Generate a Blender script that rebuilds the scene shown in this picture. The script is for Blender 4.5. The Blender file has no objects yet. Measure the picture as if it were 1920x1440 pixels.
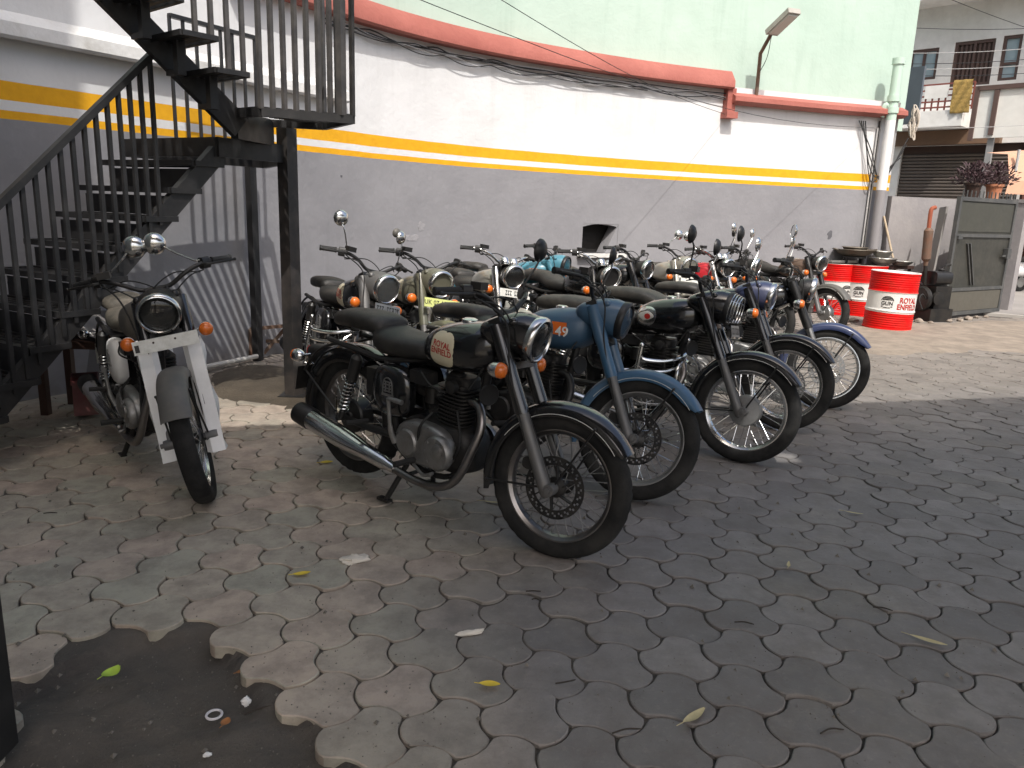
import bpy, bmesh, math, random
from mathutils import Vector, Matrix, noise
from mathutils.bvhtree import BVHTree
R = math.radians
random.seed(7)
SC = bpy.context.scene
COL = SC.collection

# ------------------------------------------------------------------ camera
F_PX, PITCH, ROLL, CAM_H = 1442.0, 12.9, 2.0, 1.48
_p, _r = R(PITCH), R(ROLL)
FW = Vector((0, math.cos(_p), -math.sin(_p)))
_R0 = Vector((1, 0, 0)); _U0 = _R0.cross(FW)
RT = _R0 * math.cos(_r) + _U0 * math.sin(_r)
UP = _U0 * math.cos(_r) - _R0 * math.sin(_r)
CAM = Vector((0, 0, CAM_H))
cd = bpy.data.cameras.new('camera'); cam = bpy.data.objects.new('camera', cd); COL.objects.link(cam)
cd.sensor_fit = 'HORIZONTAL'; cd.sensor_width = 36.0; cd.lens = F_PX / 1920 * 36.0
cd.clip_start = .05; cd.clip_end = 500
cam.matrix_world = Matrix.Translation(CAM) @ Matrix((RT, UP, -FW)).transposed().to_4x4()
SC.camera = cam

# ------------------------------------------------------------------ sky, sun, exposure
SUN_AZ, SUN_EL = -14.0, 53.0          # heading of the light on the ground (0 = +Y, + = to +X), elevation
wd = bpy.data.worlds.new('World'); SC.world = wd; wd.use_nodes = True
nt = wd.node_tree; bg = nt.nodes['Background']
sky = nt.nodes.new('ShaderNodeTexSky'); sky.sky_type = 'NISHITA'; sky.sun_disc = False
sky.sun_elevation = R(SUN_EL); sky.sun_rotation = R(SUN_AZ + 180)
sky.air_density = 1.0; sky.dust_density = 4.5; sky.ozone_density = .3
nt.links.new(sky.outputs[0], bg.inputs[0]); bg.inputs[1].default_value = 0.15
sl = bpy.data.lights.new('sun', 'SUN'); sl.energy = 2.6; sl.angle = R(.55); sl.color = (1, .97, .925)
so = bpy.data.objects.new('sun', sl); COL.objects.link(so)
_d = Vector((math.sin(R(SUN_AZ)) * math.cos(R(SUN_EL)), math.cos(R(SUN_AZ)) * math.cos(R(SUN_EL)), -math.sin(R(SUN_EL))))
so.rotation_euler = _d.to_track_quat('-Z', 'Y').to_euler(); so.location = (4, -8, 14)
vs = SC.view_settings; vs.view_transform = 'Standard'; vs.look = 'None'; vs.gamma = 1; vs.use_curve_mapping = False
vs.exposure = 0.62

# ------------------------------------------------------------------ pixel -> place
def ray(x, y):
    return (FW * F_PX + RT * (x - 960) + UP * (720 - y)).normalized()
def G(x, y, z=0.0):
    d = ray(x, y); return CAM + d * ((z - CAM_H) / d.z)
def PL(x, y, p, n):
    d = ray(x, y); p = Vector(p); n = Vector(n); return CAM + d * ((p - CAM).dot(n) / d.dot(n))

# ------------------------------------------------------------------ mesh builder
class MB:
    def __init__(s): s.v = []; s.f = []
    def add(s, vs, fs, M=None):
        o = len(s.v)
        s.v += [(M @ Vector(v)) if M else Vector(v) for v in vs]
        s.f += [tuple(i + o for i in f) for f in fs]; return s
    def box(s, c, d, M=None, taper=1.0):
        x, y, z = (k / 2 for k in d); c = Vector(c)
        vs = [Vector((sx * x * (taper if sz > 0 else 1), sy * y * (taper if sz > 0 else 1), sz * z)) for sz in (-1, 1) for sx, sy in ((-1, -1), (1, -1), (1, 1), (-1, 1))]
        if M: vs = [M @ v for v in vs]
        return s.add([v + c for v in vs], [(3, 2, 1, 0), (4, 5, 6, 7), (0, 1, 5, 4), (1, 2, 6, 5), (2, 3, 7, 6), (3, 0, 4, 7)])
    def bar(s, a, b, w, h, up=(0, 0, 1)):
        a, b = Vector(a), Vector(b); t = (b - a); L = t.length; t.normalize()
        u = Vector(up); sd = t.cross(u)
        if sd.length < 1e-4: sd = t.cross(Vector((1, 0, 0)))
        sd.normalize(); u = sd.cross(t)
        M = Matrix((t, sd, u)).transposed()
        return s.box((a + b) / 2, (L, w, h), M)
    def tube(s, pts, r, seg=10, caps=True, close=False, ell=None):
        P = [Vector(p) for p in pts]; n = len(P)
        rr = r if isinstance(r, (list, tuple)) else [r] * n
        o = len(s.v); prev = None
        for i, p in enumerate(P):
            if close: t = P[(i + 1) % n] - P[i - 1]
            else: t = P[min(i + 1, n - 1)] - P[max(i - 1, 0)]
            t.normalize()
            if prev is None:
                a = Vector((0, 0, 1)) if abs(t.z) < .9 else Vector((1, 0, 0))
                u = (a - t * a.dot(t)).normalized()
            else: u = (prev - t * prev.dot(t)).normalized()
            prev = u; w = t.cross(u)
            for k in range(seg):
                an = 2 * math.pi * k / seg
                s.v.append(p + (u * math.cos(an) + w * math.sin(an) * (ell or 1)) * rr[i])
        m = n if close else n - 1
        for i in range(m):
            a = o + i * seg; b = o + ((i + 1) % n) * seg
            for k in range(seg):
                k2 = (k + 1) % seg; s.f.append((a + k, a + k2, b + k2, b + k))
        if caps and not close:
            s.f.append(tuple(o + k for k in reversed(range(seg)))); s.f.append(tuple(o + (n - 1) * seg + k for k in range(seg)))
        return s
    def lathe(s, prof, M=None, seg=32, a0=0, a1=2 * math.pi, mod=None):
        """prof: (r, h) along local z"""
        full = abs(a1 - a0 - 2 * math.pi) < 1e-6
        na = seg if full else seg + 1; o = len(s.v)
        for k in range(na):
            an = a0 + (a1 - a0) * k / seg
            for j, (r, h) in enumerate(prof):
                if mod: r = mod(r, h, k, j)
                v = Vector((r * math.cos(an), r * math.sin(an), h)); s.v.append(M @ v if M else v)
        n = len(prof)
        for k in range(seg):
            a = o + k * n; b = o + ((k + 1) % na) * n
            for j in range(n - 1): s.f.append((a + j, b + j, b + j + 1, a + j + 1))
        return s
    def loft(s, rings, caps=True):
        o = len(s.v); n = len(rings[0])
        for r_ in rings: s.v += [Vector(v) for v in r_]
        for i in range(len(rings) - 1):
            a = o + i * n; b = a + n
            for k in range(n):
                k2 = (k + 1) % n; s.f.append((a + k, a + k2, b + k2, b + k))
        if caps:
            s.f.append(tuple(o + k for k in reversed(range(n)))); s.f.append(tuple(o + (len(rings) - 1) * n + k for k in range(n)))
        return s
    def prism(s, poly, h, M=None, bev=0):
        """poly in xy, extruded from z=0 to z=h, optional chamfer at the top"""
        n = len(poly); o = len(s.v)
        cx = sum(p[0] for p in poly) / n; cy = sum(p[1] for p in poly) / n
        rings = [[(x, y, 0) for x, y in poly], [(x, y, h - bev) for x, y in poly]]
        if bev:
            def ins(x, y):
                d = math.hypot(x - cx, y - cy) or 1; k = max(0, 1 - bev / d); return (cx + (x - cx) * k, cy + (y - cy) * k, h)
            rings.append([ins(x, y) for x, y in poly])
        if M: rings = [[M @ Vector(v) for v in r_] for r_ in rings]
        return s.loft(rings)
    def sphere(s, c, r, seg=12, rings=8, sc=(1, 1, 1)):
        c = Vector(c); o = len(s.v)
        for i in range(rings + 1):
            th = math.pi * i / rings
            for k in range(seg):
                ph = 2 * math.pi * k / seg
                s.v.append(c + Vector((r * sc[0] * math.sin(th) * math.cos(ph), r * sc[1] * math.sin(th) * math.sin(ph), r * sc[2] * math.cos(th))))
        for i in range(rings):
            for k in range(seg):
                a = o + i * seg + k; b = o + i * seg + (k + 1) % seg
                s.f.append((a, a + seg, b + seg, b))
        return s
    def mesh(s, name='m', smooth=35):
        me = bpy.data.meshes.new(name); me.from_pydata([tuple(v) for v in s.v], [], s.f); me.update()
        bm = bmesh.new(); bm.from_mesh(me); bmesh.ops.remove_doubles(bm, verts=bm.verts, dist=1e-5)
        bmesh.ops.recalc_face_normals(bm, faces=bm.faces); bm.to_mesh(me); bm.free()
        if smooth:
            me.polygons.foreach_set('use_smooth', [True] * len(me.polygons)); me.set_sharp_from_angle(angle=R(smooth))
        me.materials.append(None)
        return me

def cat(pts, n=6, close=False):
    P = [Vector(p) for p in pts]; out = []; N = len(P)
    for i in range(N if close else N - 1):
        p1, p2 = P[i], P[(i + 1) % N]
        p0 = P[i - 1] if (i > 0 or close) else p1 * 2 - p2
        p3 = P[(i + 2) % N] if (i < N - 2 or close) else p2 * 2 - p1
        for k in range(n):
            t = k / n
            out.append(.5 * ((2 * p1) + (p2 - p0) * t + (2 * p0 - 5 * p1 + 4 * p2 - p3) * t * t + (3 * p1 - p0 - 3 * p2 + p3) * t ** 3))
    if not close: out.append(P[-1])
    return out
def AX(c, z, x=None):
    """frame at c with local z along z"""
    z = Vector(z).normalized(); x = Vector(x) if x else (Vector((0, 0, 1)) if abs(z.z) < .9 else Vector((1, 0, 0)))
    x = (x - z * x.dot(z)).normalized(); y = z.cross(x)
    return Matrix.Translation(Vector(c)) @ Matrix((x, y, z)).transposed().to_4x4()
def sup(a, bt, bb, n, seg=28, ph=0):
    out = []
    for k in range(seg):
        t = 2 * math.pi * k / seg + ph; c, s_ = math.cos(t), math.sin(t)
        out.append((a * math.copysign(abs(c) ** (2 / n), c), (bt if s_ > 0 else bb) * math.copysign(abs(s_) ** (2 / n), s_)))
    return out

def ob(name, me, mat=None, parent=None, M=None, kind=None):
    o = bpy.data.objects.new(name, me); COL.objects.link(o)
    if parent: o.parent = parent
    if M is not None: o.matrix_local = M
    if me is not None and mat is not None:
        if not me.materials: me.materials.append(None)
        if me.materials[0] is None and me.users == 1: me.materials[0] = mat
        else: o.material_slots[0].link = 'OBJECT'; o.material_slots[0].material = mat
    if kind: o['kind'] = kind
    return o
def tag(o, label, cat_, group=None):
    o['label'] = label; o['category'] = cat_
    if group: o['group'] = group
    return o
def empty(name, loc=(0, 0, 0), rz=0, label=None, cat_=None, group=None, M=None):
    o = bpy.data.objects.new(name, None); COL.objects.link(o); o.empty_display_size = .1
    if M is not None: o.matrix_world = M
    else: o.location = loc; o.rotation_euler = (0, 0, rz)
    if label: tag(o, label, cat_, group)
    return o

# ------------------------------------------------------------------ materials
MATS = {}
def mat(name, col, rough=.5, metal=0.0, var=.12, vs_=6, bump=0.0, bs=120, coat=0.0, dirt=None, dirt_amt=.0, dirt_scale=4, spec=.5, trans=0, rvar=.15):
    if name in MATS: return MATS[name]
    m = bpy.data.materials.new(name); m.use_nodes = True; MATS[name] = m
    t = m.node_tree; N = t.nodes; L = t.links; b = N['Principled BSDF']
    b.inputs['Roughness'].default_value = rough; b.inputs['Metallic'].default_value = metal
    b.inputs['Specular IOR Level'].default_value = spec
    if coat: b.inputs['Coat Weight'].default_value = coat; b.inputs['Coat Roughness'].default_value = .08
    if trans: b.inputs['Transmission Weight'].default_value = trans
    tc = N.new('ShaderNodeTexCoord'); no = N.new('ShaderNodeTexNoise'); no.inputs['Scale'].default_value = vs_; no.inputs['Detail'].default_value = 6
    L.new(tc.outputs['Object'], no.inputs['Vector'])
    mx = N.new('ShaderNodeMix'); mx.data_type = 'RGBA'
    mx.inputs['A'].default_value = (*[c * (1 - var) for c in col], 1); mx.inputs['B'].default_value = (*[min(1, c * (1 + var)) for c in col], 1)
    L.new(no.outputs['Fac'], mx.inputs['Factor']); out = mx.outputs['Result']
    if dirt:
        n2 = N.new('ShaderNodeTexNoise'); n2.inputs['Scale'].default_value = dirt_scale; n2.inputs['Detail'].default_value = 9; n2.inputs['Roughness'].default_value = .68
        L.new(tc.outputs['Object'], n2.inputs['Vector'])
        mr = N.new('ShaderNodeMapRange'); mr.inputs['From Min'].default_value = .42; mr.inputs['From Max'].default_value = .72; mr.inputs['To Max'].default_value = dirt_amt
        L.new(n2.outputs['Fac'], mr.inputs['Value'])
        m2 = N.new('ShaderNodeMix'); m2.data_type = 'RGBA'; L.new(mr.outputs[0], m2.inputs['Factor']); L.new(out, m2.inputs['A']); m2.inputs['B'].default_value = (*dirt, 1)
        out = m2.outputs['Result']
    L.new(out, b.inputs['Base Color'])
    if rvar:
        rr = N.new('ShaderNodeMapRange'); rr.inputs['To Min'].default_value = max(0, rough - rvar * rough); rr.inputs['To Max'].default_value = min(1, rough + rvar)
        n3 = N.new('ShaderNodeTexNoise'); n3.inputs['Scale'].default_value = vs_ * 2.3; n3.inputs['Detail'].default_value = 5; L.new(tc.outputs['Object'], n3.inputs['Vector'])
        L.new(n3.outputs['Fac'], rr.inputs['Value']); L.new(rr.outputs[0], b.inputs['Roughness'])
    if bump:
        n4 = N.new('ShaderNodeTexNoise'); n4.inputs['Scale'].default_value = bs; n4.inputs['Detail'].default_value = 4; L.new(tc.outputs['Object'], n4.inputs['Vector'])
        bp = N.new('ShaderNodeBump'); bp.inputs['Strength'].default_value = bump; bp.inputs['Distance'].default_value = .01
        L.new(n4.outputs['Fac'], bp.inputs['Height']); L.new(bp.outputs[0], b.inputs['Normal'])
    return m
DUST = (.20, .17, .135)
m_black = mat('black_paint', (.0045, .005, .006), .15, coat=.7, dirt=DUST, dirt_amt=.04, dirt_scale=5)
m_blackm = mat('black_metal', (.008, .008, .0085), .4, dirt=DUST, dirt_amt=.07, dirt_scale=9)
m_chrome = mat('chrome', (.66, .66, .65), .13, 1.0, dirt=DUST, dirt_amt=.16, dirt_scale=14)
m_pipe_st = mat('heat_dulled_steel', (.26, .25, .245), .3, 1.0, dirt=(.12, .09, .07), dirt_amt=.45, dirt_scale=9)
m_alu = mat('dull_aluminium', (.30, .30, .295), .42, .85, dirt=(.10, .085, .07), dirt_amt=.5, dirt_scale=12, bump=.1)
m_engdark = mat('engine_black', (.014, .014, .0145), .48, .3, dirt=DUST, dirt_amt=.14, dirt_scale=12)
m_forkg = mat('fork_grey', (.13, .13, .13), .5, .5, dirt=DUST, dirt_amt=.3, dirt_scale=12)
m_rubber = mat('tyre_rubber', (.014, .014, .014), .85, dirt=(.10, .095, .085), dirt_amt=.3, dirt_scale=5, bump=.15, bs=300, spec=.2)
m_grip = mat('grip_rubber', (.012, .012, .012), .7, bump=.2, bs=400)
m_seat = mat('seat_vinyl', (.011, .011, .0105), .48, dirt=DUST, dirt_amt=.18, dirt_scale=6, bump=.25, bs=220)
m_seatol = mat('dusty_seat_vinyl', (.04, .036, .028), .7, dirt=DUST, dirt_amt=.7, dirt_scale=4, bump=.25, bs=220)
m_cream = mat('cream_paint', (.66, .60, .43), .3, coat=.3, dirt=DUST, dirt_amt=.2)
m_blue = mat('squadron_blue', (.035, .095, .17), .38, coat=.15, dirt=DUST, dirt_amt=.18)
m_navy = mat('navy_paint_and_reflection', (.022, .034, .09), .3, coat=.4, dirt=DUST, dirt_amt=.2)
m_turq = mat('turquoise_paint', (.05, .20, .27), .35, coat=.2, dirt=DUST, dirt_amt=.15)
m_olive = mat('olive_paint', (.10, .10, .07), .3, coat=.4, dirt=DUST, dirt_amt=.3)
m_silver = mat('silver_paint', (.42, .41, .36), .25, .6, coat=.4, dirt=DUST, dirt_amt=.25)
m_greyp = mat('dusty_grey_paint', (.085, .082, .075), .5, dirt=DUST, dirt_amt=.5)
m_orange = mat('amber_lens', (.60, .13, .01), .2, coat=.5)
m_redl = mat('red_lens', (.4, .012, .012), .2, coat=.5)
m_white = mat('white_plastic', (.70, .70, .69), .4, dirt=DUST, dirt_amt=.25)
m_plate = mat('plate_white', (.62, .62, .58), .45, dirt=(.25, .24, .2), dirt_amt=.5, dirt_scale=20)
m_plateY = mat('plate_yellow', (.62, .66, .22), .45, dirt=(.3, .3, .2), dirt_amt=.3, dirt_scale=20)
m_ink = mat('black_print', (.012, .012, .012), .5)
m_redink = mat('red_print', (.42, .02, .015), .45)
m_orangep = mat('orange_print', (.70, .14, .015), .45)
m_whitep = mat('white_print', (.72, .72, .70), .5)
m_lens = mat('lamp_glass', (.93, .95, .94), .03, spec=.5, trans=1.0, var=.05, rvar=.05)
m_refl = mat('lamp_reflector', (.85, .85, .82), .32, 1.0, bump=.5, bs=45)
m_mirror = mat('mirror_glass', (.7, .72, .72), .04, 1.0, var=.02, rvar=.02)
m_brown = mat('brown_leather', (.10, .055, .035), .6, dirt=DUST, dirt_amt=.3, bump=.2)
m_gold = mat('brass_yellow', (.42, .33, .06), .4, .4, dirt=DUST, dirt_amt=.3)
m_redplastic = mat('red_plastic', (.45, .02, .03), .4)
# ------------------------------------------------------------------ procedural surface helpers
class NT:
    def __init__(s, name, rough=.8):
        s.m = bpy.data.materials.new(name); s.m.use_nodes = True; s.t = s.m.node_tree; s.N = s.t.nodes; s.b = s.N['Principled BSDF']; s.b.inputs['Roughness'].default_value = rough
        s.tc = s.N.new('ShaderNodeTexCoord'); s.pos = s.tc.outputs['Object']
    def lk(s, a, b): s.t.links.new(a, b)
    def noise(s, scale, det=6, rough=.55, vec=None, dist=0):
        n = s.N.new('ShaderNodeTexNoise'); n.inputs['Scale'].default_value = scale; n.inputs['Detail'].default_value = det; n.inputs['Roughness'].default_value = rough; n.inputs['Distortion'].default_value = dist
        s.lk(vec or s.pos, n.inputs['Vector']); return n.outputs['Fac']
    def rng(s, v, a, b, c=0, d=1, clamp=True):
        n = s.N.new('ShaderNodeMapRange'); n.clamp = clamp
        for k, x in zip(('From Min', 'From Max', 'To Min', 'To Max'), (a, b, c, d)): n.inputs[k].default_value = x
        s.lk(v, n.inputs['Value']); return n.outputs[0]
    def math(s, op, a, b=None):
        n = s.N.new('ShaderNodeMath'); n.operation = op
        for i, x in enumerate((a, b)):
            if x is None: continue
            if isinstance(x, (int, float)): n.inputs[i].default_value = x
            else: s.lk(x, n.inputs[i])
        return n.outputs[0]
    def mix(s, f, a, b):
        n = s.N.new('ShaderNodeMix'); n.data_type = 'RGBA'
        for k, x in (('Factor', f), ('A', a), ('B', b)):
            if isinstance(x, (int, float)): n.inputs[k].default_value = x
            elif isinstance(x, tuple): n.inputs[k].default_value = (*x, 1)
            else: s.lk(x, n.inputs[k])
        return n.outputs['Result']
    def bump(s, h, st, dist=.01):
        n = s.N.new('ShaderNodeBump'); n.inputs['Strength'].default_value = st; n.inputs['Distance'].default_value = dist; s.lk(h, n.inputs['Height']); s.lk(n.outputs[0], s.b.inputs['Normal'])
    def out(s, col): s.lk(col, s.b.inputs['Base Color']); return s.m
    def sep(s):
        n = s.N.new('ShaderNodeSeparateXYZ'); s.lk(s.pos, n.inputs[0]); return n.outputs

# ------------------------------------------------------------------ boundary wall, following its curve
WC = [(-6.2, .95), (-4.6, 3.55), (-3.5, 5.42), (-2.86, 6.5), (-2.25, 7.6), (-1.30, 9.03), (-.07, 10.2), (1.86, 11.38), (4.04, 12.25), (5.97, 12.85)]
WP = [Vector((p.x, p.y, 0)) for p in cat([(x, y, 0) for x, y in WC], 10)]
def wn(i):
    t = (WP[min(i + 1, len(WP) - 1)] - WP[max(i - 1, 0)]).normalized(); return Vector((t.y, -t.x, 0))    # towards the yard
WN = [wn(i) for i in range(len(WP))]
def wall_hit(px, py, off=0.0):
    d = ray(px, py); best = None
    for i in range(len(WP) - 1):
        a, b = WP[i] + WN[i] * off, WP[i + 1] + WN[i + 1] * off; t = b - a; n = Vector((t.y, -t.x, 0))
        dn = d.dot(n)
        if abs(dn) < 1e-6: continue
        k = (a - CAM).dot(n) / dn
        if k <= 0: continue
        P_ = CAM + d * k; u = (P_ - a).dot(t) / t.dot(t)
        if -.001 <= u <= (1.001 if i < len(WP) - 2 else 9) and (best is None or k < best[0]): best = (k, P_, i + u)
    return best[1], best[2]
def on_wall(s, z=0.0, off=0.0):
    s = max(0, min(len(WP) - 1.001, s)); i = int(s); u = s - i
    p = WP[i].lerp(WP[i + 1], u); n = WN[i].lerp(WN[i + 1], u).normalized(); return Vector((p.x + n.x * off, p.y + n.y * off, z)), n
ZG, ZY1, ZW1, ZY2 = 1.95, 2.006, 2.072, 2.195
w = NT('painted_plaster', .75)
n1 = w.noise(2.2, 5); z = w.sep()[2]; zj = w.math('ADD', z, w.rng(n1, 0, 1, -.006, .006))
blot = w.noise(.9, 8, .62); fine = w.noise(14, 6, .6); strk = w.N.new('ShaderNodeMapping'); strk.inputs['Scale'].default_value = (5, 5, .35); w.lk(w.pos, strk.inputs[0]); streak = w.noise(1.6, 6, .6, strk.outputs[0])
grey = w.mix(w.rng(blot, .3, .7), (.195, .194, .206), (.25, .248, .26)); grey = w.mix(w.rng(fine, .55, .85, 0, .35), grey, (.31, .305, .315))
grey = w.mix(w.rng(streak, .62, .85, 0, .35), grey, (.12, .117, .122))
white = w.mix(w.rng(blot, .3, .7), (.60, .60, .595), (.68, .68, .68)); white = w.mix(w.math('MULTIPLY', w.rng(streak, .52, .78, 0, .4), w.rng(z, 2.3, 3.25, .25, 1)), white, (.43, .42, .40)); white = w.mix(w.rng(fine, .6, .85, 0, .2), white, (.6, .6, .58))
yel = w.mix(w.rng(fine, .35, .75), (.74, .37, .002), (.66, .32, .003)); yel = w.mix(w.rng(streak, .68, .9, 0, .25), yel, (.45, .25, .02))
def ge(v, t): return w.math('GREATER_THAN', v, t)
col = w.mix(ge(zj, ZG), grey, yel); col = w.mix(ge(zj, ZY1), col, white); col = w.mix(ge(zj, ZW1), col, yel); col = w.mix(ge(zj, ZY2), col, white)
foot = w.rng(z, .0, .35, .75, 0); col = w.mix(w.math('MULTIPLY', foot, w.rng(w.noise(5, 6), .35, .65)), col, (.15, .13, .11))
w.bump(w.math('ADD', w.math('MULTIPLY', w.noise(1.7, 4), 2.2), w.math('MULTIPLY', w.noise(23, 5, .6), .22)), .32, .035)
m_wall = w.out(col)
ZTOP = 3.30
nl, s_nl = wall_hit(1091, 460); nr, s_nr = wall_hit(1157, 460); NZ0, NZ1 = wall_hit(1100, 474)[0].z, wall_hit(1120, 420)[0].z
ss = sorted(set([float(i) for i in range(len(WP))] + [s_nl, s_nr]))
ss = [s for s in ss if s in (s_nl, s_nr) or min(abs(s - s_nl), abs(s - s_nr)) > .05]
zs_ = [-.05, NZ0, NZ1, ZTOP]
m = MB(); grid = [[on_wall(s, z_)[0] for z_ in zs_] for s in ss]; ns = len(ss)
V = [v for r_ in grid for v in r_]; Fc = []
for i in range(ns - 1):
    for j in range(3):
        if j == 1 and s_nl - 1e-6 <= ss[i] < s_nr - 1e-6: continue
        a = i * 4 + j; Fc.append((a, a + 4, a + 5, a + 1))
m.add(V, Fc)
back = [[on_wall(s, z_, -.28)[0] for z_ in (-.05, ZTOP)] for s in ss]
m.add([v for r_ in back for v in r_], [(i * 2, i * 2 + 1, i * 2 + 3, i * 2 + 2) for i in range(ns - 1)])
m.add([grid[-1][0], grid[-1][3], back[-1][1], back[-1][0]], [(0, 1, 2, 3)])
wall = ob('boundary_wall', m.mesh('wall', 60), m_wall); tag(wall, 'curved wall painted grey below and white above with a yellow band, behind the motorcycles', 'wall')
# niche in the wall with its sloping right cheek
m_niche = mat('dark_recess', (.012, .011, .011), .9)  # near-black colour stands in for the shade inside the opening
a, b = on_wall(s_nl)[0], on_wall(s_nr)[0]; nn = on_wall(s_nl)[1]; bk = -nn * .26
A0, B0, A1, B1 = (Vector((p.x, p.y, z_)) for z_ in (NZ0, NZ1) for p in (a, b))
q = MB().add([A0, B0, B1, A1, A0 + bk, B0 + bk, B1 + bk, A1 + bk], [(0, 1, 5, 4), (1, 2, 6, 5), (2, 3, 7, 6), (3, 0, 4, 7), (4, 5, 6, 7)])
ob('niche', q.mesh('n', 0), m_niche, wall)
sl_ = MB(); e0, e1 = on_wall(s_nl - .35, NZ0 - .035)[0], on_wall(s_nr + .5, NZ0 - .035)[0]; sl_.bar(e0 + nn * .03, e1 + nn * .03, .10, .05)
ob('niche_sill', sl_.mesh('s', 30), mat('limewash', (.62, .61, .58), .8), wall)
hd = MB(); nseg = 8
for i in range(nseg):   # shallow arched head
    u0, u1 = i / nseg, (i + 1) / nseg; z0 = NZ1 - .04 * (2 * u0 - 1) ** 2 ; z1 = NZ1 - .04 * (2 * u1 - 1) ** 2
    p0, p1 = A1.lerp(B1, u0), A1.lerp(B1, u1)
    hd.add([Vector((p0.x, p0.y, z0)) + nn * -.004, Vector((p1.x, p1.y, z1)) + nn * -.004, Vector((p1.x, p1.y, NZ1 + .01)) + nn * -.004, Vector((p0.x, p0.y, NZ1 + .01)) + nn * -.004,
            Vector((p0.x, p0.y, z0)) - nn * .2, Vector((p1.x, p1.y, z1)) - nn * .2], [(0, 1, 2, 3), (0, 4, 5, 1)])
ck = MB().add([B0 - nn * .004, B1 - nn * .004, B0.lerp(A0, .34) - nn * .004, B0 - nn * .2, B1 - nn * .2, B0.lerp(A0, .34) - nn * .2], [(0, 1, 2), (2, 1, 4, 5)])
ob('niche_head', hd.mesh('h', 0), m_wall, wall); ob('niche_cheek', ck.mesh('h', 0), m_wall, wall)
# plaster scars and patched cement on the wall
def wall_patch(px, py, w_, h_, mt, seed, off=.004, nm='plaster_patch'):
    P_, s_c = wall_hit(px, py); n_ = 26; V = []; t_ = (WP[int(s_c) + 1] - WP[int(s_c)]).normalized(); nr_ = on_wall(s_c)[1]
    V.append(P_ + nr_ * off)
    for k in range(n_):
        a = 2 * math.pi * k / n_; f = 1 + .55 * noise.noise(Vector((math.cos(a) * 1.6, math.sin(a) * 1.6, seed))) + .2 * noise.noise(Vector((math.cos(a) * 5, math.sin(a) * 5, seed)))
        q = P_ + t_ * math.cos(a) * w_ * f + Vector((0, 0, math.sin(a) * h_ * f)); V.append(q + nr_ * off * .9)
    for k in range(n_): V.append(V[1 + k] - nr_ * (off + .01) + (V[1 + k] - P_) * .04)
    ob(nm, MB().add(V, [(0, 1 + k, 1 + (k + 1) % n_) for k in range(n_)] + [(1 + k, 1 + n_ + k, 1 + n_ + (k + 1) % n_, 1 + (k + 1) % n_) for k in range(n_)]).mesh('wp', 40), mt, wall)
m_scar = mat('bare_plaster', (.28, .275, .285), .9, var=.2, vs_=12, bump=.8, bs=30); m_cem = mat('grey_cement', (.20, .198, .206), .9, var=.2, vs_=9, bump=.6, bs=30); m_soot = mat('damp_smear', (.10, .10, .11), .9, var=.3, vs_=8)
for a_ in ((772, 446, .12, .035, m_scar, 1), (790, 425, .05, .05, m_scar, 2), (752, 440, .05, .02, m_scar, 3), (1556, 440, .05, .06, m_soot, 6), (640, 330, .012, .012, m_soot, 7), (735, 60, .05, .012, m_cem, 8)): wall_patch(*a_)
# red coping, in two runs
m_red = NT('red_oxide_paint', .7); blot = m_red.noise(1.4, 7, .6); f_ = m_red.noise(22, 5, .6)
m_red.bump(m_red.noise(18, 5), .35, .02)
m_red = m_red.out(m_red.mix(m_red.rng(f_, .5, .8, 0, .5), m_red.mix(m_red.rng(blot, .3, .7), (.28, .08, .06), (.37, .12, .092)), (.24, .075, .055)))
def sweep_wall(s0, s1, prof, step=1.0):
    rings = []; n = max(2, int((s1 - s0) / step) + 1)
    for k in range(n + 1):
        s = s0 + (s1 - s0) * k / n; P_, n_ = on_wall(s)
        rings.append([P_ + n_ * o_ + Vector((0, 0, z_)) for o_, z_ in prof])
    return MB().loft(rings)
sc1 = wall_hit(1366, 165)[1]; sc2 = wall_hit(1376, 190)[1]; s_end = len(WP) - 1.001
cp = ob('coping', sweep_wall(wall_hit(420, 60)[1], sc1, [(-.3, 3.27), (.14, 3.25), (.16, 3.27), (.155, 3.36), (.05, 3.50), (-.3, 3.52)]).mesh('c', 40), m_red, wall)
cp2 = ob('coping', sweep_wall(sc1 + .02, s_end, [(-.3, 3.06), (.10, 3.05), (.19, 3.09), (.185, 3.155), (.05, 3.22), (-.3, 3.26)]).mesh('c', 40), m_red, wall)
P_, n_ = wall_hit(1362, 205)[0], on_wall(sc1)[1]; rz = math.atan2(n_.x, -n_.y)
q = MB().box((0, 0, .09), (.14, .22, .34)).box((0, -.03, -.11), (.19, .26, .09)); ob('coping_bracket', q.mesh('b', 30), m_red, wall, Matrix.Translation(P_ + Vector((0, 0, .02))) @ Matrix.Rotation(rz, 4, 'Z'))
# white ledge over the stair
ob('ledge', sweep_wall(4, wall_hit(640, 150)[1], [(-.05, 2.47), (.10, 2.455), (.115, 2.475), (.11, 2.56), (-.05, 2.68)]).mesh('c', 40), mat('white_ledge', (.70, .70, .69), .8, dirt=(.34, .32, .28), dirt_amt=.7, dirt_scale=3, bump=.4, bs=25), wall)
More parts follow.
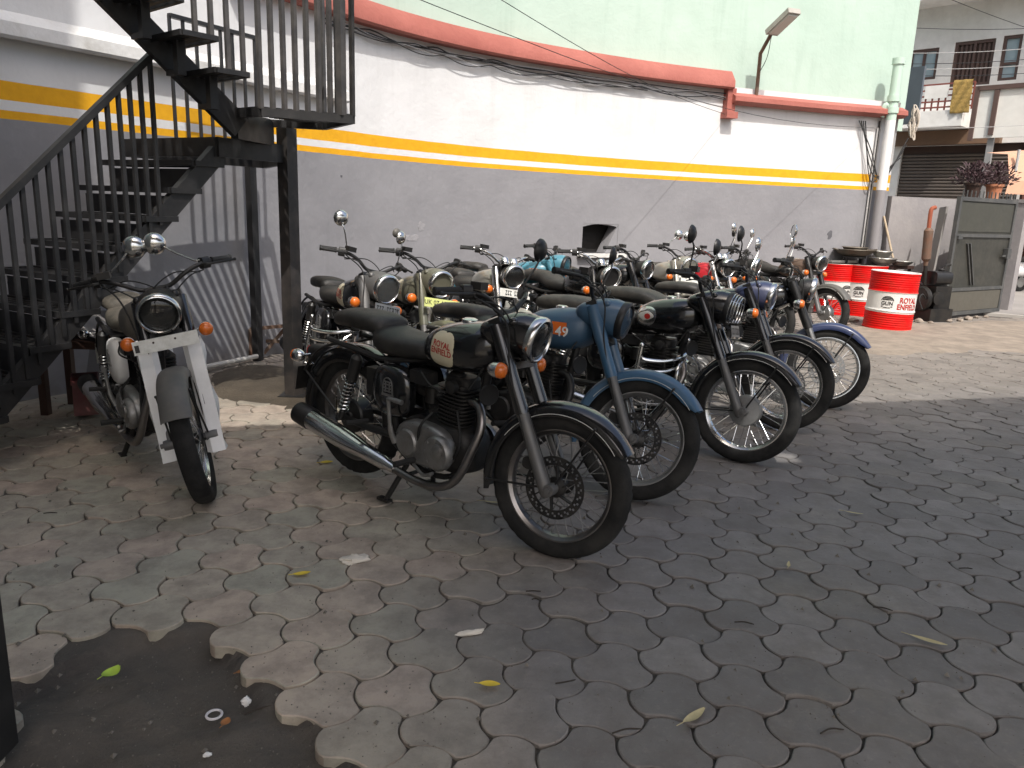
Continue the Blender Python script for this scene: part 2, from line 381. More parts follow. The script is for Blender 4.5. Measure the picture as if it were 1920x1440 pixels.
# upper mint house rising behind the wall
g_ = NT('mint_plaster', .8); bl = g_.noise(.55, 7, .6); fn = g_.noise(9, 6, .65)
mp = g_.N.new('ShaderNodeMapping'); mp.inputs['Scale'].default_value = (2.5, 2.5, .25); g_.lk(g_.pos, mp.inputs[0]); stx = g_.noise(1.4, 6, .6, mp.outputs[0])
cg = g_.mix(g_.rng(bl, .3, .7), (.37, .485, .41), (.46, .57, .495)); cg = g_.mix(g_.rng(fn, .6, .9, 0, .35), cg, (.52, .62, .54)); cg = g_.mix(g_.rng(stx, .54, .8, 0, .5), cg, (.27, .38, .31))
g_.bump(g_.math('ADD', g_.noise(3, 5), g_.math('MULTIPLY', g_.noise(26, 5), .15)), .4, .03); m_mint = g_.out(cg)
s_g = wall_hit(1690, 230, -.15)[1]
m = MB(); fr = [on_wall(s, 0, -.16)[0] for s in [4 + (s_end - 4) * i / 50 for i in range(51)]]
if True:
    tdir = (WP[-1] - WP[-2]).normalized(); nend = Vector((-tdir.y, tdir.x, 0)); tip = PL(1694, 225, fr[-1], (tdir.y, -tdir.x, 0)); fr.append(Vector((tip.x, tip.y, 0)))
    fr2 = [fr[-1] + nend * 7, fr[0] + Vector((-6, 3, 0))]
    loop = fr + fr2; m.loft([[Vector((p.x, p.y, z_)) for p in loop] for z_ in (2.9, 10.5)])
tag(ob('mint_house', m.mesh('mint', 40), m_mint), 'pale mint green plaster house rising above the red coping', 'building')
# cable bundle under the coping
m_cab = mat('black_cable', (.02, .02, .02), .6); m_cabg = mat('grey_cable', (.42, .41, .40), .6)
random.seed(11)
for k in range(6):
    pts = []; ph = random.random() * 9; s0 = wall_hit(600, 60)[1]; s1 = sc1 + (1 if k < 4 else -6)
    for i in range(46):
        s = s0 + (s1 - s0) * i / 45; z_ = 3.235 - .014 * k - .035 * abs(math.sin(i * .42 + ph)) * (1 + .8 * math.sin(i * .13 + k)) - .04 * i / 45
        pts.append(on_wall(s, z_, .045 + .012 * (k % 3))[0])
    tag(ob('cable', MB().tube(cat(pts, 2), .0055 if k % 3 else .0075, 6).mesh('cable'), m_cabg if k in (1, 4) else m_cab), 'sagging electric cable in the bundle under the red coping', 'cable', 'cables under the red coping')
def wire(p, q, sag=.1, r=.006, n=14): return [p.lerp(q, i / n) - Vector((0, 0, sag * math.sin(math.pi * i / n))) for i in range(n + 1)]
def pxy(px, py, Y):
    d = ray(px, py); return CAM + d * (Y / d.y)
tag(ob('overhead_wire', MB().tube(wire(pxy(905, -22, 6.2), wall_hit(1362, 215, .05)[0], .10), .0035, 6).mesh('w'), m_cab), 'thin black wire running down from above to the coping bracket', 'cable')
tag(ob('overhead_wire', MB().tube(wire(pxy(640, -60, 5.0), wall_hit(1640, 240, .06)[0], .25), .003, 6).mesh('w'), m_cab), 'thin wire crossing above the red coping towards the drain pipe', 'cable')
# drain pipe and conduits
dp = NT('two_tone_pipe_paint', .5); zz = dp.sep()[2]; m_pipe = dp.out(dp.mix(dp.math('GREATER_THAN', zz, 1.95), (.24, .23, .235), dp.mix(dp.math('GREATER_THAN', zz, 3.0), (.70, .70, .69), (.46, .60, .50))))
b0 = wall_hit(1636, 430, .16)[0]; sp_ = wall_hit(1655, 330, .16)[1]; pb = on_wall(sp_, 0, .17)[0]; pt = pb.copy(); pt.z = wall_hit(1678, 112, .16)[0].z
pp = empty('drain_pipe', pb, label='upright drain pipe painted mint, white and grey at the end of the wall', cat_='pipe')
ob('pipe', MB().tube([(0, 0, 0), (0, 0, pt.z)], .075, 18).mesh('p'), m_pipe, pp)
for z_ in (3.15, pt.z - .02, 3.32): ob('collar', MB().lathe([(.07, -.05), (.094, -.045), (.094, .045), (.07, .05)], Matrix.Translation(Vector((0, 0, z_))), 18).mesh('c'), m_pipe, pp)
ob('branch', MB().tube(cat([(0, 0, 3.2), (-.10, .02, 3.22), (-.13, .05, 3.05)], 4), .045, 12).mesh('b'), m_pipe, pp)
for k in range(3):
    sk = sp_ - .28 - .12 * k; P0 = on_wall(sk, .2, .03)[0]
    tag(ob('conduit', MB().tube([P0, P0 + Vector((0, 0, 2.9 - .1 * k))], .013, 8).mesh('c'), m_cabg if k != 1 else m_cab), 'thin upright conduit on the wall beside the drain pipe', 'pipe', 'conduits beside the drain pipe')
for k in range(4):
    P0 = on_wall(sp_ - 2.5 + k * .2, 2.98, .06)[0]; P1 = on_wall(sp_ + 1.6 - .2 * k, 2.75 - .1 * k, .26)[0]
    tag(ob('loose_cable', MB().tube(cat([P0, P0.lerp(P1, .3) - Vector((0, 0, .35 + .12 * k)), P0.lerp(P1, .6) - Vector((0, 0, .75 - .1 * k)), P1], 6), .009, 6).mesh('lc'), m_cab), 'loose cable looping down from the coping across the drain pipe', 'cable', 'cable loops by the drain pipe')
# wall lamp
m_rust = mat('rusty_steel', (.14, .10, .075), .75, .3, dirt=(.2, .07, .03), dirt_amt=.6, dirt_scale=10)
lb, sb = wall_hit(1418, 180, .06); _, ln = on_wall(sb); lt = Vector((math.cos(math.atan2(ln.y, ln.x)), math.sin(math.atan2(ln.y, ln.x)), 0))
lp = empty('wall_lamp', Vector((lb.x, lb.y, 3.2)), label='slim street lamp on a bent rusty bracket above the red coping', cat_='lamp')
ob('bracket', MB().tube([(0, 0, -.15), (0, 0, .58), tuple(lt * .22 + Vector((0, 0, .83)))], .028, 8).mesh('b'), m_rust, lp)
hA, hB = lt * .20 + Vector((0, 0, .82)), lt * .66 + Vector((0, 0, 1.02)); hd_ = (hB - hA).normalized()
ob('lamp_head', MB().bar(hA, hB, .20, .07).mesh('h', 30), mat('lamp_grey', (.42, .40, .36), .5, dirt=DUST, dirt_amt=.6), lp)
up_ = hd_.cross(Vector((lt.y, -lt.x, 0))).normalized(); up_ = up_ if up_.z > 0 else -up_
ob('lamp_glass', MB().bar(hA + hd_ * .05 - up_ * .042, hB - hd_ * .04 - up_ * .042, .16, .02).mesh('g', 30), mat('dull_lamp_glass', (.5, .5, .46), .25), lp)
ob('lamp_wire', MB().tube(cat([hA - up_ * .04, lt * .16 + Vector((0, 0, .5)), Vector((0, 0, .3))], 5), .005, 6).mesh('w'), m_cab, lp)

# ------------------------------------------------------------------ ground
soil = NT('yard_soil', .95); a_ = soil.noise(1.3, 9, .65); b_ = soil.noise(34, 7, .7)
soil.bump(soil.math('ADD', soil.noise(7, 8, .7), soil.math('MULTIPLY', soil.noise(90, 5, .7), .25)), .9, .03)
m_soil = soil.out(soil.mix(soil.rng(b_, .55, .8, 0, .3), soil.mix(soil.rng(a_, .3, .7), (.04, .036, .034), (.12, .104, .086)), (.2, .175, .14)))
pit = [(-40, 1300), (40, 1270), (150, 1230), (225, 1196), (300, 1180), (420, 1180), (436, 1236), (475, 1262), (480, 1318), (560, 1330), (610, 1392), (640, 1420), (640, 1520), (-40, 1520)]
def in_poly(x, y, P):
    c = False
    for (x1, y1), (x2, y2) in zip(P, P[1:] + P[:1]):
        if (y1 > y) != (y2 > y) and x < (x2 - x1) * (y - y1) / (y2 - y1) + x1: c = not c
    return c
PITG = [tuple(G(x, y)[:2]) for x, y in pit]
m = MB(); n = 110
random.seed(5)
gx = [-60, -20, -8] + [-2.4 + i * .03 for i in range(98)] + [.6, 3, 8, 20, 80]; gy = [-30, -6, 0] + [1.2 + i * .03 for i in range(66)] + [3.6, 6, 10, 20, 60, 200]
V = []
for yv in gy:
    for xv in gx:
        z_ = -.012
        if in_poly(xv, yv, PITG): z_ = -.04
        if -6 <= xv <= .6 and .6 <= yv <= 3.4 and z_ < -.02: z_ = min(-.014, z_ + .026 * noise.fractal(Vector((xv * 2.4, yv * 2.4, 0)), 1, 2, 5) + .014 * noise.fractal(Vector((xv * 8, yv * 8, 5)), .8, 2, 4))
        V.append((xv, yv, z_))
nx = len(gx); m.add(V, [(j * nx + i, j * nx + i + 1, (j + 1) * nx + i + 1, (j + 1) * nx + i) for j in range(len(gy) - 1) for i in range(nx - 1)])
ground = ob('ground', m.mesh('g', 80), m_soil, kind='structure')
# three-lobed interlocking pavers on their hexagonal grid
PC = Vector((.834, 2.419)); PR = .137; TA = R(14); TL = PR * math.sqrt(3)
T1 = Vector((math.cos(TA), math.sin(TA))) * TL; T2 = Vector((math.cos(TA + R(60)), math.sin(TA + R(60)))) * TL
def paver_outline(gap=.0030, seg=6):
    out = []
    for e in range(6):
        a0 = R(104 - 60 * e); a1 = R(104 - 60 * (e + 1)); p, q = Vector((math.cos(a0), math.sin(a0))) * PR, Vector((math.cos(a1), math.sin(a1))) * PR
        nrm = ((p + q) / 2).normalized(); sg = 1 if e % 2 == 0 else -1
        for k in range(seg):
            t = k / seg; v = p.lerp(q, t) + nrm * sg * .024 * (4 * t * (1 - t)); out.append(v)
    for _ in range(1):
        out = [out[i] * .6 + (out[i - 1] + out[(i + 1) % len(out)]) * .2 for i in range(len(out))]
    n_ = len(out); res = []
    for i in range(n_):
        t = (out[(i + 1) % n_] - out[i - 1]).normalized(); inn = Vector((t.y, -t.x)); res.append(out[i] + inn * gap * (1 if True else 1))
    return res
PO = paver_outline()
if sum(a.x * b.y - a.y * b.x for a, b in zip(PO, PO[1:] + PO[:1])) < 0: PO = PO[::-1]
def paver_mesh_data(kz=0):
    n_ = len(PO); cen = Vector((0, 0))
    ins = []
    for i in range(n_):
        t = (PO[(i + 1) % n_] - PO[i - 1]).normalized(); ins.append(PO[i] + Vector((-t.y, t.x)) * .0035)
    V = [(p.x, p.y, -.045) for p in PO] + [(p.x, p.y, -.003) for p in PO] + [(p.x, p.y, 0) for p in ins]
    Fc = [(i, (i + 1) % n_, n_ + (i + 1) % n_, n_ + i) for i in range(n_)] + [(n_ + i, n_ + (i + 1) % n_, 2 * n_ + (i + 1) % n_, 2 * n_ + i) for i in range(n_)] + [tuple(2 * n_ + i for i in range(n_))]
    return V, Fc
PV, PF_ = paver_mesh_data()
pv = NT('concrete_paver', .8)
geo = pv.N.new('ShaderNodeNewGeometry'); oi = pv.N.new('ShaderNodeObjectInfo'); pv.pos = geo.outputs['Position']
rnd = pv.math('FRACT', pv.math('ADD', geo.outputs['Random Per Island'], oi.outputs['Random']))
zone = pv.sep(); zx = pv.math('ADD', zone[0], pv.rng(pv.noise(.7, 5), 0, 1, -1.1, 1.1)); side = pv.rng(zx, -.75, .35)     # by the stair dusty brown, brightened in colour for sky light; oil-dark grey drive
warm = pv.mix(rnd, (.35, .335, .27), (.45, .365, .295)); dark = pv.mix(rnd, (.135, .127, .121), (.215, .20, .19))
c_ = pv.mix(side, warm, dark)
far = pv.rng(pv.math('ADD', zone[1], pv.rng(pv.noise(.6, 4), 0, 1, -1.2, 1.2)), 4.6, 7.6); c_ = pv.mix(far, c_, pv.mix(rnd, (.17, .15, .128), (.22, .195, .17)))
c_ = pv.mix(pv.rng(pv.noise(1.1, 8, .7), .52, .72, 0, .5), c_, (.25, .225, .175)); c_ = pv.mix(pv.rng(pv.noise(40, 6, .7), .55, .8, 0, .4), c_, (.34, .31, .27)); c_ = pv.mix(pv.rng(pv.noise(2.6, 7, .65), .56, .8, 0, .6), c_, (.055, .051, .048))
c_ = pv.mix(pv.rng(pv.noise(7, 7, .7), .42, .62, 0, .42), c_, pv.mix(pv.noise(1.7, 4), (.085, .078, .07), (.13, .105, .09)))
pv.lk(pv.rng(pv.noise(3, 6), .3, .75, .62, .9), pv.b.inputs['Roughness'])
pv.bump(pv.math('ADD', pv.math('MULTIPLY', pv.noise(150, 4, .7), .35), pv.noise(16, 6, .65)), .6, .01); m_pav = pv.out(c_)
def left_of_wall(p):
    q = min(range(len(WP)), key=lambda i: (WP[i].xy - p).length); return (p - WP[q].xy).dot(WN[q].xy) > -.02
cells = []
for i in range(-70, 80):
    for j in range(-70, 80):
        c = PC + T1 * i + T2 * j
        if not (-6.5 < c.x < 11.5 and -1.0 < c.y < 13.4): continue
        if in_poly(c.x, c.y, PITG) or not left_of_wall(c): continue
        if c.x > 6 and c.y > 12.6 - (c.x - 6) * .0: continue
        cells.append(c)
def proj(P_):
    v = P_ - CAM; zc = v.dot(FW)
    return (960 + F_PX * v.dot(RT) / zc, 720 - F_PX * v.dot(UP) / zc, zc) if zc > .1 else None
def seen(c):
    q = proj(Vector((c.x, c.y, 0))); return q and -30 < q[0] < 1950 and q[1] < 1480
order = sorted([c for c in cells if seen(c)], key=lambda c: (Vector((c.x, c.y, 0)) - CAM).length)
near = order[:300]; nearset = set((round(c.x, 4), round(c.y, 4)) for c in near)
pave = MB(); random.seed(21)
def pjit(c):
    h = noise.noise(Vector((c.x * 1.4, c.y * 1.4, 3))) * .010; tx, ty = random.gauss(0, .011), random.gauss(0, .011)
    return Matrix.Translation(Vector((c.x, c.y, h + random.gauss(0, .0018)))) @ Matrix.Rotation(tx, 4, 'X') @ Matrix.Rotation(ty, 4, 'Y') @ Matrix.Rotation(random.gauss(0, .012), 4, 'Z')
pm = MB().add(PV, PF_).mesh('paver', 30)
pavement = MB()
for c in cells:
    Mx = pjit(c)
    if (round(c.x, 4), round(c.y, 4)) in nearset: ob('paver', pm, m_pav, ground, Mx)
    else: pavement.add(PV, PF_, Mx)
me = bpy.data.meshes.new('pavers'); me.from_pydata([tuple(v) for v in pavement.v], [], pavement.f); me.update()
me.polygons.foreach_set('use_smooth', [True] * len(me.polygons)); me.set_sharp_from_angle(angle=R(30)); me.materials.append(None)
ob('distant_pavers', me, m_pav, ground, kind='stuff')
# mud washed over the pavers by the stair post, dust and grit along the wall
def patch(name, px, col, rough, zoff, seed, dome=.006):
    P_ = [G(x, y).xy for x, y in px]; c = sum(P_, Vector((0, 0))) / len(P_); V = [(c.x, c.y, zoff + dome)]; Fc = []; n_ = 64; rr = 5
    L_ = cat([(p.x, p.y, 0) for p in P_], 8, True); n_ = len(L_)
    for r_ in range(1, rr + 1):
        for k, p in enumerate(L_):
            f = r_ / rr * (1 + .10 * noise.noise(Vector((p.x * 6, p.y * 6, seed))) * (r_ / rr)); q = c + (p.xy - c) * f
            V.append((q.x, q.y, zoff + dome * (1 - (r_ / rr) ** 2) + .0025 * noise.noise(Vector((q.x * 9, q.y * 9, seed))) - (.016 if r_ == rr else 0)))
    Fc += [(0, 1 + k, 1 + (k + 1) % n_) for k in range(n_)]
    for r_ in range(rr - 1):
        for k in range(n_): a = 1 + r_ * n_; Fc.append((a + k, a + n_ + k, a + n_ + (k + 1) % n_, a + (k + 1) % n_))
    return ob(name, MB().add(V, Fc).mesh(name, 60), mat(name + str(seed), col, rough, dirt=tuple(v * 1.9 for v in col), dirt_amt=.7, dirt_scale=3, bump=.6, bs=60), kind='structure')
patch('mud', [(400, 742), (400, 700), (470, 682), (560, 690), (640, 700), (680, 740), (620, 765), (500, 762)], (.062, .050, .036), .55, .012, 1)
#patch('dirt', [(620, 975), (700, 930), (860, 930), (960, 960), (900, 1000), (760, 1020), (660, 1050), (560, 1010)], (.070, .060, .046), .9, .009, 2, .003)
patch('dirt', [(1560, 640), (1620, 600), (1740, 605), (1900, 600), (2050, 625), (1980, 665), (1800, 660), (1640, 668)], (.20, .165, .13), .95, .010, 3, .004)
#patch('dirt', [(-20, 1296), (100, 1256), (210, 1206), (300, 1215), (250, 1290), (120, 1345), (-20, 1370)], (.060, .050, .042), .95, .004, 4, .006)
# street beyond the gate
rd = NT('street_concrete', .9); rn = rd.noise(.8, 7); rd.bump(rd.noise(60, 5), .3, .01); m_road = rd.out(rd.mix(rd.rng(rn, .3, .7), (.22, .205, .19), (.30, .28, .26)))
ob('street', MB().add([(7.5, 13.3, .012), (60, 1, .012), (60, 120, .012), (4, 120, .012), (4, 13.5, .012)], [(0, 1, 2, 3, 4)]).mesh('r', 0), m_road, kind='structure')
ob('threshold_kerb', MB().bar((7.9, 12.95, .0), (12.5, 10.9, .0), .16, .07).mesh('k', 30), mat('kerb_concrete', (.33, .31, .28), .9, bump=.3), kind='structure')
# ------------------------------------------------------------------ flat lettering
def text_geo(s, size=1.0, off=.0, sx=1.0):
    c = bpy.data.curves.new('t', 'FONT'); c.body = s; c.size = size; c.align_x = 'CENTER'; c.align_y = 'CENTER'; c.resolution_u = 3
    c.offset = off; c.space_character = 1.02; c.space_line = .86
    o = bpy.data.objects.new('t', c); COL.objects.link(o)
    dg = bpy.context.evaluated_depsgraph_get(); me = o.evaluated_get(dg).to_mesh()
    V = [Vector((v.co.x * sx, v.co.y, 0)) for v in me.vertices]; Fc = [tuple(p.vertices) for p in me.polygons]
    o.evaluated_get(dg).to_mesh_clear(); bpy.data.objects.remove(o); bpy.data.curves.remove(c)
    return V, Fc
def flat_mesh(V, Fc, name='print'):
    me = bpy.data.meshes.new(name); me.from_pydata([tuple(v) for v in V], [], Fc); me.materials.append(None); return me

# ------------------------------------------------------------------ the motorcycle, x forward, y left, z up; rear axle over x = 0
WB = 1.37; RF = .3225; RR_ = .326
BM = {}
def bmesh_of(me):
    bm = bmesh.new(); bm.from_mesh(me); return bm
def make_wheel(Ro, pre, wid):
    a = AX((0, 0, 0), (0, 1, 0))
    ri = Ro - .078; h = wid / 2
    prof = [(ri, -h * .62), (ri + .012, -h * .86), (ri + .03, -h), (Ro - .022, -h * .96), (Ro - .010, -h * .78), (Ro - .003, -h * .45), (Ro, 0),
            (Ro - .003, h * .45), (Ro - .010, h * .78), (Ro - .022, h * .96), (ri + .03, h), (ri + .012, h * .86), (ri, h * .62)]
    def mod(r, hh, k, j):
        if j in (4, 8): return r - (.006 if k % 3 == 0 else 0)
        if j in (5, 7): return r - (.005 if (k + 1) % 3 == 0 else 0)
        return r
    BM[pre + 'tyre'] = MB().lathe(prof, a, 108, mod=mod).mesh('tyre', 40)
    rp = [(ri - .004, -h * .66), (ri + .004, -h * .66), (ri + .004, -h * .55), (ri - .012, -h * .36), (ri - .018, 0), (ri - .012, h * .36), (ri + .004, h * .55), (ri + .004, h * .66), (ri - .004, h * .66),
          (ri - .018, h * .42), (ri - .024, 0), (ri - .018, -h * .42), (ri - .004, -h * .66)]
    m = MB().lathe(rp, a, 64)
    BM[pre + 'rim'] = m.mesh('rim', 30)
    hp = [(.0, -.075), (.018, -.075), (.02, -.06), (.045, -.052), (.048, -.042), (.03, -.034), (.028, .034), (.048, .042), (.045, .052), (.02, .06), (.018, .075), (0, .075)]
    BM[pre + 'hub'] = MB().lathe(hp, a, 28).mesh('hub', 30)
    m = MB()
    for k in range(36):
        sd = 1 if k % 2 else -1; an = 2 * math.pi * k / 36; da = R(62) * (1 if (k // 2) % 2 else -1) * .72
        p = Vector((.043 * math.cos(an + da), sd * .045, .043 * math.sin(an + da))); q = Vector(((ri - .018) * math.cos(an), sd * .006, (ri - .018) * math.sin(an)))
        m.tube([p, q], .0021, 5, caps=False)
        e = q.normalized(); m.tube([q - e * .02, q + e * .002], .0036, 5)
    BM[pre + 'spokes'] = m.mesh('spokes', 0)
make_wheel(RF, 'f', .092); make_wheel(RR_, 'r', .108)
# brake disc with drilled slots
m = MB(); na, rings = 72, [.098, .108, .117, .127, .137]
for k in range(na):
    for j in range(4):
        if (j == 1 and k % 3 == 0) or (j == 2 and k % 3 == 1): continue
        a0, a1 = 2 * math.pi * k / na, 2 * math.pi * (k + 1) / na
        vs_ = [(r_ * math.cos(a), y, r_ * math.sin(a)) for y in (-.002, .002) for r_, a in ((rings[j], a0), (rings[j + 1], a0), (rings[j + 1], a1), (rings[j], a1))]
        m.add(vs_, [(0, 1, 2, 3), (7, 6, 5, 4), (0, 4, 5, 1), (1, 5, 6, 2), (2, 6, 7, 3), (3, 7, 4, 0)])
for k in range(6):
    a0 = math.pi * k / 3; m.bar((.04 * math.cos(a0), 0, .04 * math.sin(a0)), (.10 * math.cos(a0 + .25), 0, .10 * math.sin(a0 + .25)), .006, .02, (0, 1, 0))
BM['disc'] = m.mesh('disc', 30)
BM['drum'] = MB().lathe([(.0, -.07), (.025, -.07), (.03, -.058), (.088, -.052), (.095, -.042), (.095, .03), (.06, .036), (.02, .07), (0, .07)], AX((0, 0, 0), (0, 1, 0)), 40).mesh('drum', 30)
def fender(cx, cz, Rm, a0, a1, w, thick=.004, valance=.055, n=34):
    pts = []
    prof = [(-valance, -w), (-valance * .45, -w), (-.016, -w * .93), (-.004, -w * .72), (.004, -w * .35), (.006, 0), (.004, w * .35), (-.004, w * .72), (-.016, w * .93), (-valance * .45, w), (-valance, w)]
    inn = [(r_ - thick, y * (1 - .035)) for r_, y in reversed(prof)]
    loop = prof + inn; rings = []
    for k in range(n + 1):
        t = k / n; an = R(a0 + (a1 - a0) * t)
        taper = 1 - .55 * max(0, 1 - t / .10) ** 2 - .35 * max(0, 1 - (1 - t) / .08) ** 2
        rings.append([Vector((cx + (Rm + (r_ * (taper if r_ < -.01 else 1))) * math.cos(an), y, cz + (Rm + (r_ * (taper if r_ < -.01 else 1))) * math.sin(an))) for r_, y in loop])
    return MB().loft(rings)
BM['ffender'] = fender(WB, RF, .362, 34, 194, .068).mesh('fender', 40)
m = MB()
for sd in (-1, 1):
    m.tube([(WB + (.362 - .046) * math.cos(R(a)), sd * .0685, RF + (.362 - .046) * math.sin(R(a))) for a in range(38, 150, 4)], .0016, 5)
BM['pin'] = m.mesh('pin')
m = MB()
for sd in (-1, 1):
    for a in (62, 118, 186):
        m.tube([(WB + .02 * math.cos(R(a)), sd * .085, RF + .02 * math.sin(R(a))), (WB + .325 * math.cos(R(a)), sd * .072, RF + .325 * math.sin(R(a)))], .005, 7)
        m.sphere((WB + .325 * math.cos(R(a)), sd * .074, RF + .325 * math.sin(R(a))), .0075, 8, 6)
BM['fstay'] = m.mesh('stay')
BM['rfender'] = fender(0, RR_, .385, 62, 205, .085, valance=.085).mesh('fender', 40)
m = MB()
for sd in (-1, 1):
    m.tube(cat([(.30, sd * .125, .70), (.05, sd * .12, .735), (-.20, sd * .105, .66), (-.34, sd * .10, .52)], 5), .008, 8)
    m.tube([(-.335, sd * .10, .525), (-.03, sd * .125, .36)], .006, 7)
BM['rstay'] = m.mesh('stay')
# forks
RK = Vector((-.438, 0, .899)); FB = Vector((1.335, 0, .335))
def fk(z): return FB + RK * ((z - FB.z) / RK.z)
for sd, nm in ((-1, 'R'), (1, 'L')):
    y = Vector((0, sd * .098, 0))
    m = MB().tube([fk(.285) + y, fk(.30) + y, fk(.36) + y, fk(.60) + y, fk(.62) + y, fk(.64) + y], [.018, .028, .029, .0255, .029, .027], 16)
    m.lathe([(0, -.028), (.024, -.028), (.026, -.015), (.026, .015), (.024, .028), (0, .028)], AX((WB, sd * .098, RF), (0, 1, 0)), 18)
    m.bar(fk(.31) + y, (WB, sd * .098, RF), .04, .045)
    m.lathe([(0, 0), (.013, 0), (.013, .018), (0, .02)], AX((WB, sd * .124, RF), (0, sd, 0)), 6)
    BM['fork' + nm] = m.mesh('fork')
    m = MB().tube([fk(.615) + y, fk(.63) + y, fk(.78) + y, fk(.80) + y, fk(.97) + y], [.031, .0325, .0315, .036, .034], 16)
    BM['cover' + nm] = m.mesh('cover')
    m = MB().tube([fk(.635) + y, fk(.80) + y], .020, 12).tube([fk(.80) + y, fk(1.0) + y], .020, 12)
    for z in [.64 + .016 * i for i in range(10)]: m.lathe([(.020, -.006), (.031, -.003), (.031, .003), (.020, .006)], AX(fk(z) + y, RK), 14)
    BM['gaiter' + nm] = m.mesh('gaiter')
m = MB().bar(fk(.80) + Vector((0, -.11, 0)), fk(.80) + Vector((0, .11, 0)), .055, .03, RK).bar(fk(.985) + Vector((0, -.11, 0)), fk(.985) + Vector((0, .11, 0)), .055, .025, RK).tube([fk(.78) + Vector((-.05, 0, 0)), fk(1.0) + Vector((-.05, 0, 0))], .024, 12)
BM['clamp'] = m.mesh('clamp')
# caliper
m = MB().prism(sup(.028, .05, .05, 3.2, 16), .05, AX((WB - .105, -.085, RF + .085), (0, 1, 0)), .006)
m.bar(fk(.45) + Vector((0, -.095, 0)), (WB - .10, -.07, RF + .09), .015, .05)
BM['caliper'] = m.mesh('caliper')
# nacelle and lamp
HL = Vector((1.185, 0, .925)); HN = Vector((.985, 0, -.17)).normalized()
rings = []
for x, a, bt, bb, zc in ((1.183, .092, .092, .092, .925), (1.165, .097, .097, .097, .928), (1.12, .104, .101, .100, .935), (1.06, .112, .092, .095, .942), (1.00, .118, .066, .085, .95), (.955, .108, .042, .062, .952), (.93, .07, .022, .035, .952)):
    rings.append([(x + (zc - .925) * 0 + (z_) * .17, y_, zc + z_) for y_, z_ in sup(a, bt, bb, 2.15, 30)])
m = MB().loft(rings)
for sd in (-1, 1): m.sphere((1.10, sd * .088, .995), .02, 12, 8)
BM['nacelle'] = m.mesh('nacelle', 50)
m = MB().loft([[(x + z_ * .17, y_, .925 + z_) for y_, z_ in sup(r_, r_, r_, 2, 30)] for x, r_ in ((1.183, .088), (1.13, .092), (1.08, .082), (1.04, .055), (1.02, .015))])
for sd in (-1, 1): m.bar((1.09, sd * .085, .93), (1.06, sd * .10, .90), .012, .05)
BM['can'] = m.mesh('can', 50)
FL = AX(HL, HN)
BM['lamprim'] = MB().lathe([(.090, -.022), (.101, -.020), (.104, .0), (.100, .014), (.090, .018), (.085, .014), (.084, .004)], FL, 40).mesh('rim', 60)
BM['reflector'] = MB().lathe([(.085, .004), (.072, -.022), (.045, -.045), (.018, -.055), (.018, -.03), (0, -.028)], FL, 32).mesh('refl', 60)
BM['lens'] = MB().lathe([(.0845, .0045), (.0845, .007), (.07, .016), (.045, .024), (.02, .028), (0, .0285)], FL, 32).mesh('lens', 80)
m = MB()
for k in range(4):
    r_ = .098 - .004 * k; m.tube([FL @ Vector((r_ * math.cos(a), r_ * math.sin(a), .012 + .016 * k)) for a in [R(-150 + 300 * i / 24) for i in range(25)]], .0035, 6)
for a in (-150, -60, 60, 150):
    m.tube([FL @ Vector((.098 * math.cos(R(a)), .098 * math.sin(R(a)), .0)), FL @ Vector((.086 * math.cos(R(a)), .086 * math.sin(R(a)), .062))], .003, 6)
BM['grille'] = m.mesh('grille')
m = MB()
for sd in (-1, 1): m.lathe([(0, -.055), (.034, -.055), (.04, -.045), (.041, .0), (.036, .012), (.032, .006), (0, .006)], AX((1.06, sd * .045, 1.05), (-.5, 0, .87)), 24)
BM['gauges'] = m.mesh('gauge', 40)
BM['speedo'] = MB().lathe([(0, 0), (.042, 0), (.042, .012), (.036, .018), (.034, .014), (0, .014)], AX((1.02, 0, 1.005), (-.28, 0, .96)), 24).mesh('speedo', 40)
# handlebar
def bar_path(sd): return [(1.005, 0, 1.025), (1.005, sd * .07, 1.03), (1.01, sd * .15, 1.075), (.985, sd * .22, 1.10), (.93, sd * .295, 1.105), (.885, sd * .37, 1.095)]
pL = cat(bar_path(1), 6); pR = cat(bar_path(-1), 6)
m = MB().tube(list(reversed(pR)) + pL[1:], .0115, 12)
for sd in (-1, 1): m.tube([fk(.97) + Vector((-.0, sd * .05, 0)), (1.005, sd * .05, 1.03)], .012, 10)
BM['bar'] = m.mesh('bar')
for sd, nm in ((-1, 'R'), (1, 'L')):
    a = Vector((.937, sd * .286, 1.105)); b = Vector((.88, sd * .38, 1.094)); d = (b - a).normalized()
    m = MB().tube([a, a + d * .008, a + d * .012, b - d * .01, b - d * .008, b], [.019, .019, .0165, .0165, .019, .018], 14)
    BM['grip' + nm] = m.mesh('grip')
    pv = Vector((.99, sd * .246, 1.098))
    m = MB().tube(cat([pv, pv + Vector((.008, sd * .03, 0)), pv + Vector((-.018, sd * .09, -.004)), pv + Vector((-.06, sd * .155, -.008))], 5), [.008] * 5 + [.0065] * 10 + [.008], 8, ell=.6)
    m.sphere(pv + Vector((-.06, sd * .155, -.008)), .009, 8, 6)
    BM['lever' + nm] = m.mesh('lever')
    m = MB().prism(sup(.03, .022, .022, 4, 16), .045, AX(Vector((.965, sd * .235, 1.103)), Vector((-.6, sd * .8, -.05))), .004)
    if sd < 0: m.box((.99, sd * .215, 1.132), (.05, .06, .032))
    BM['switch' + nm] = m.mesh('switch')
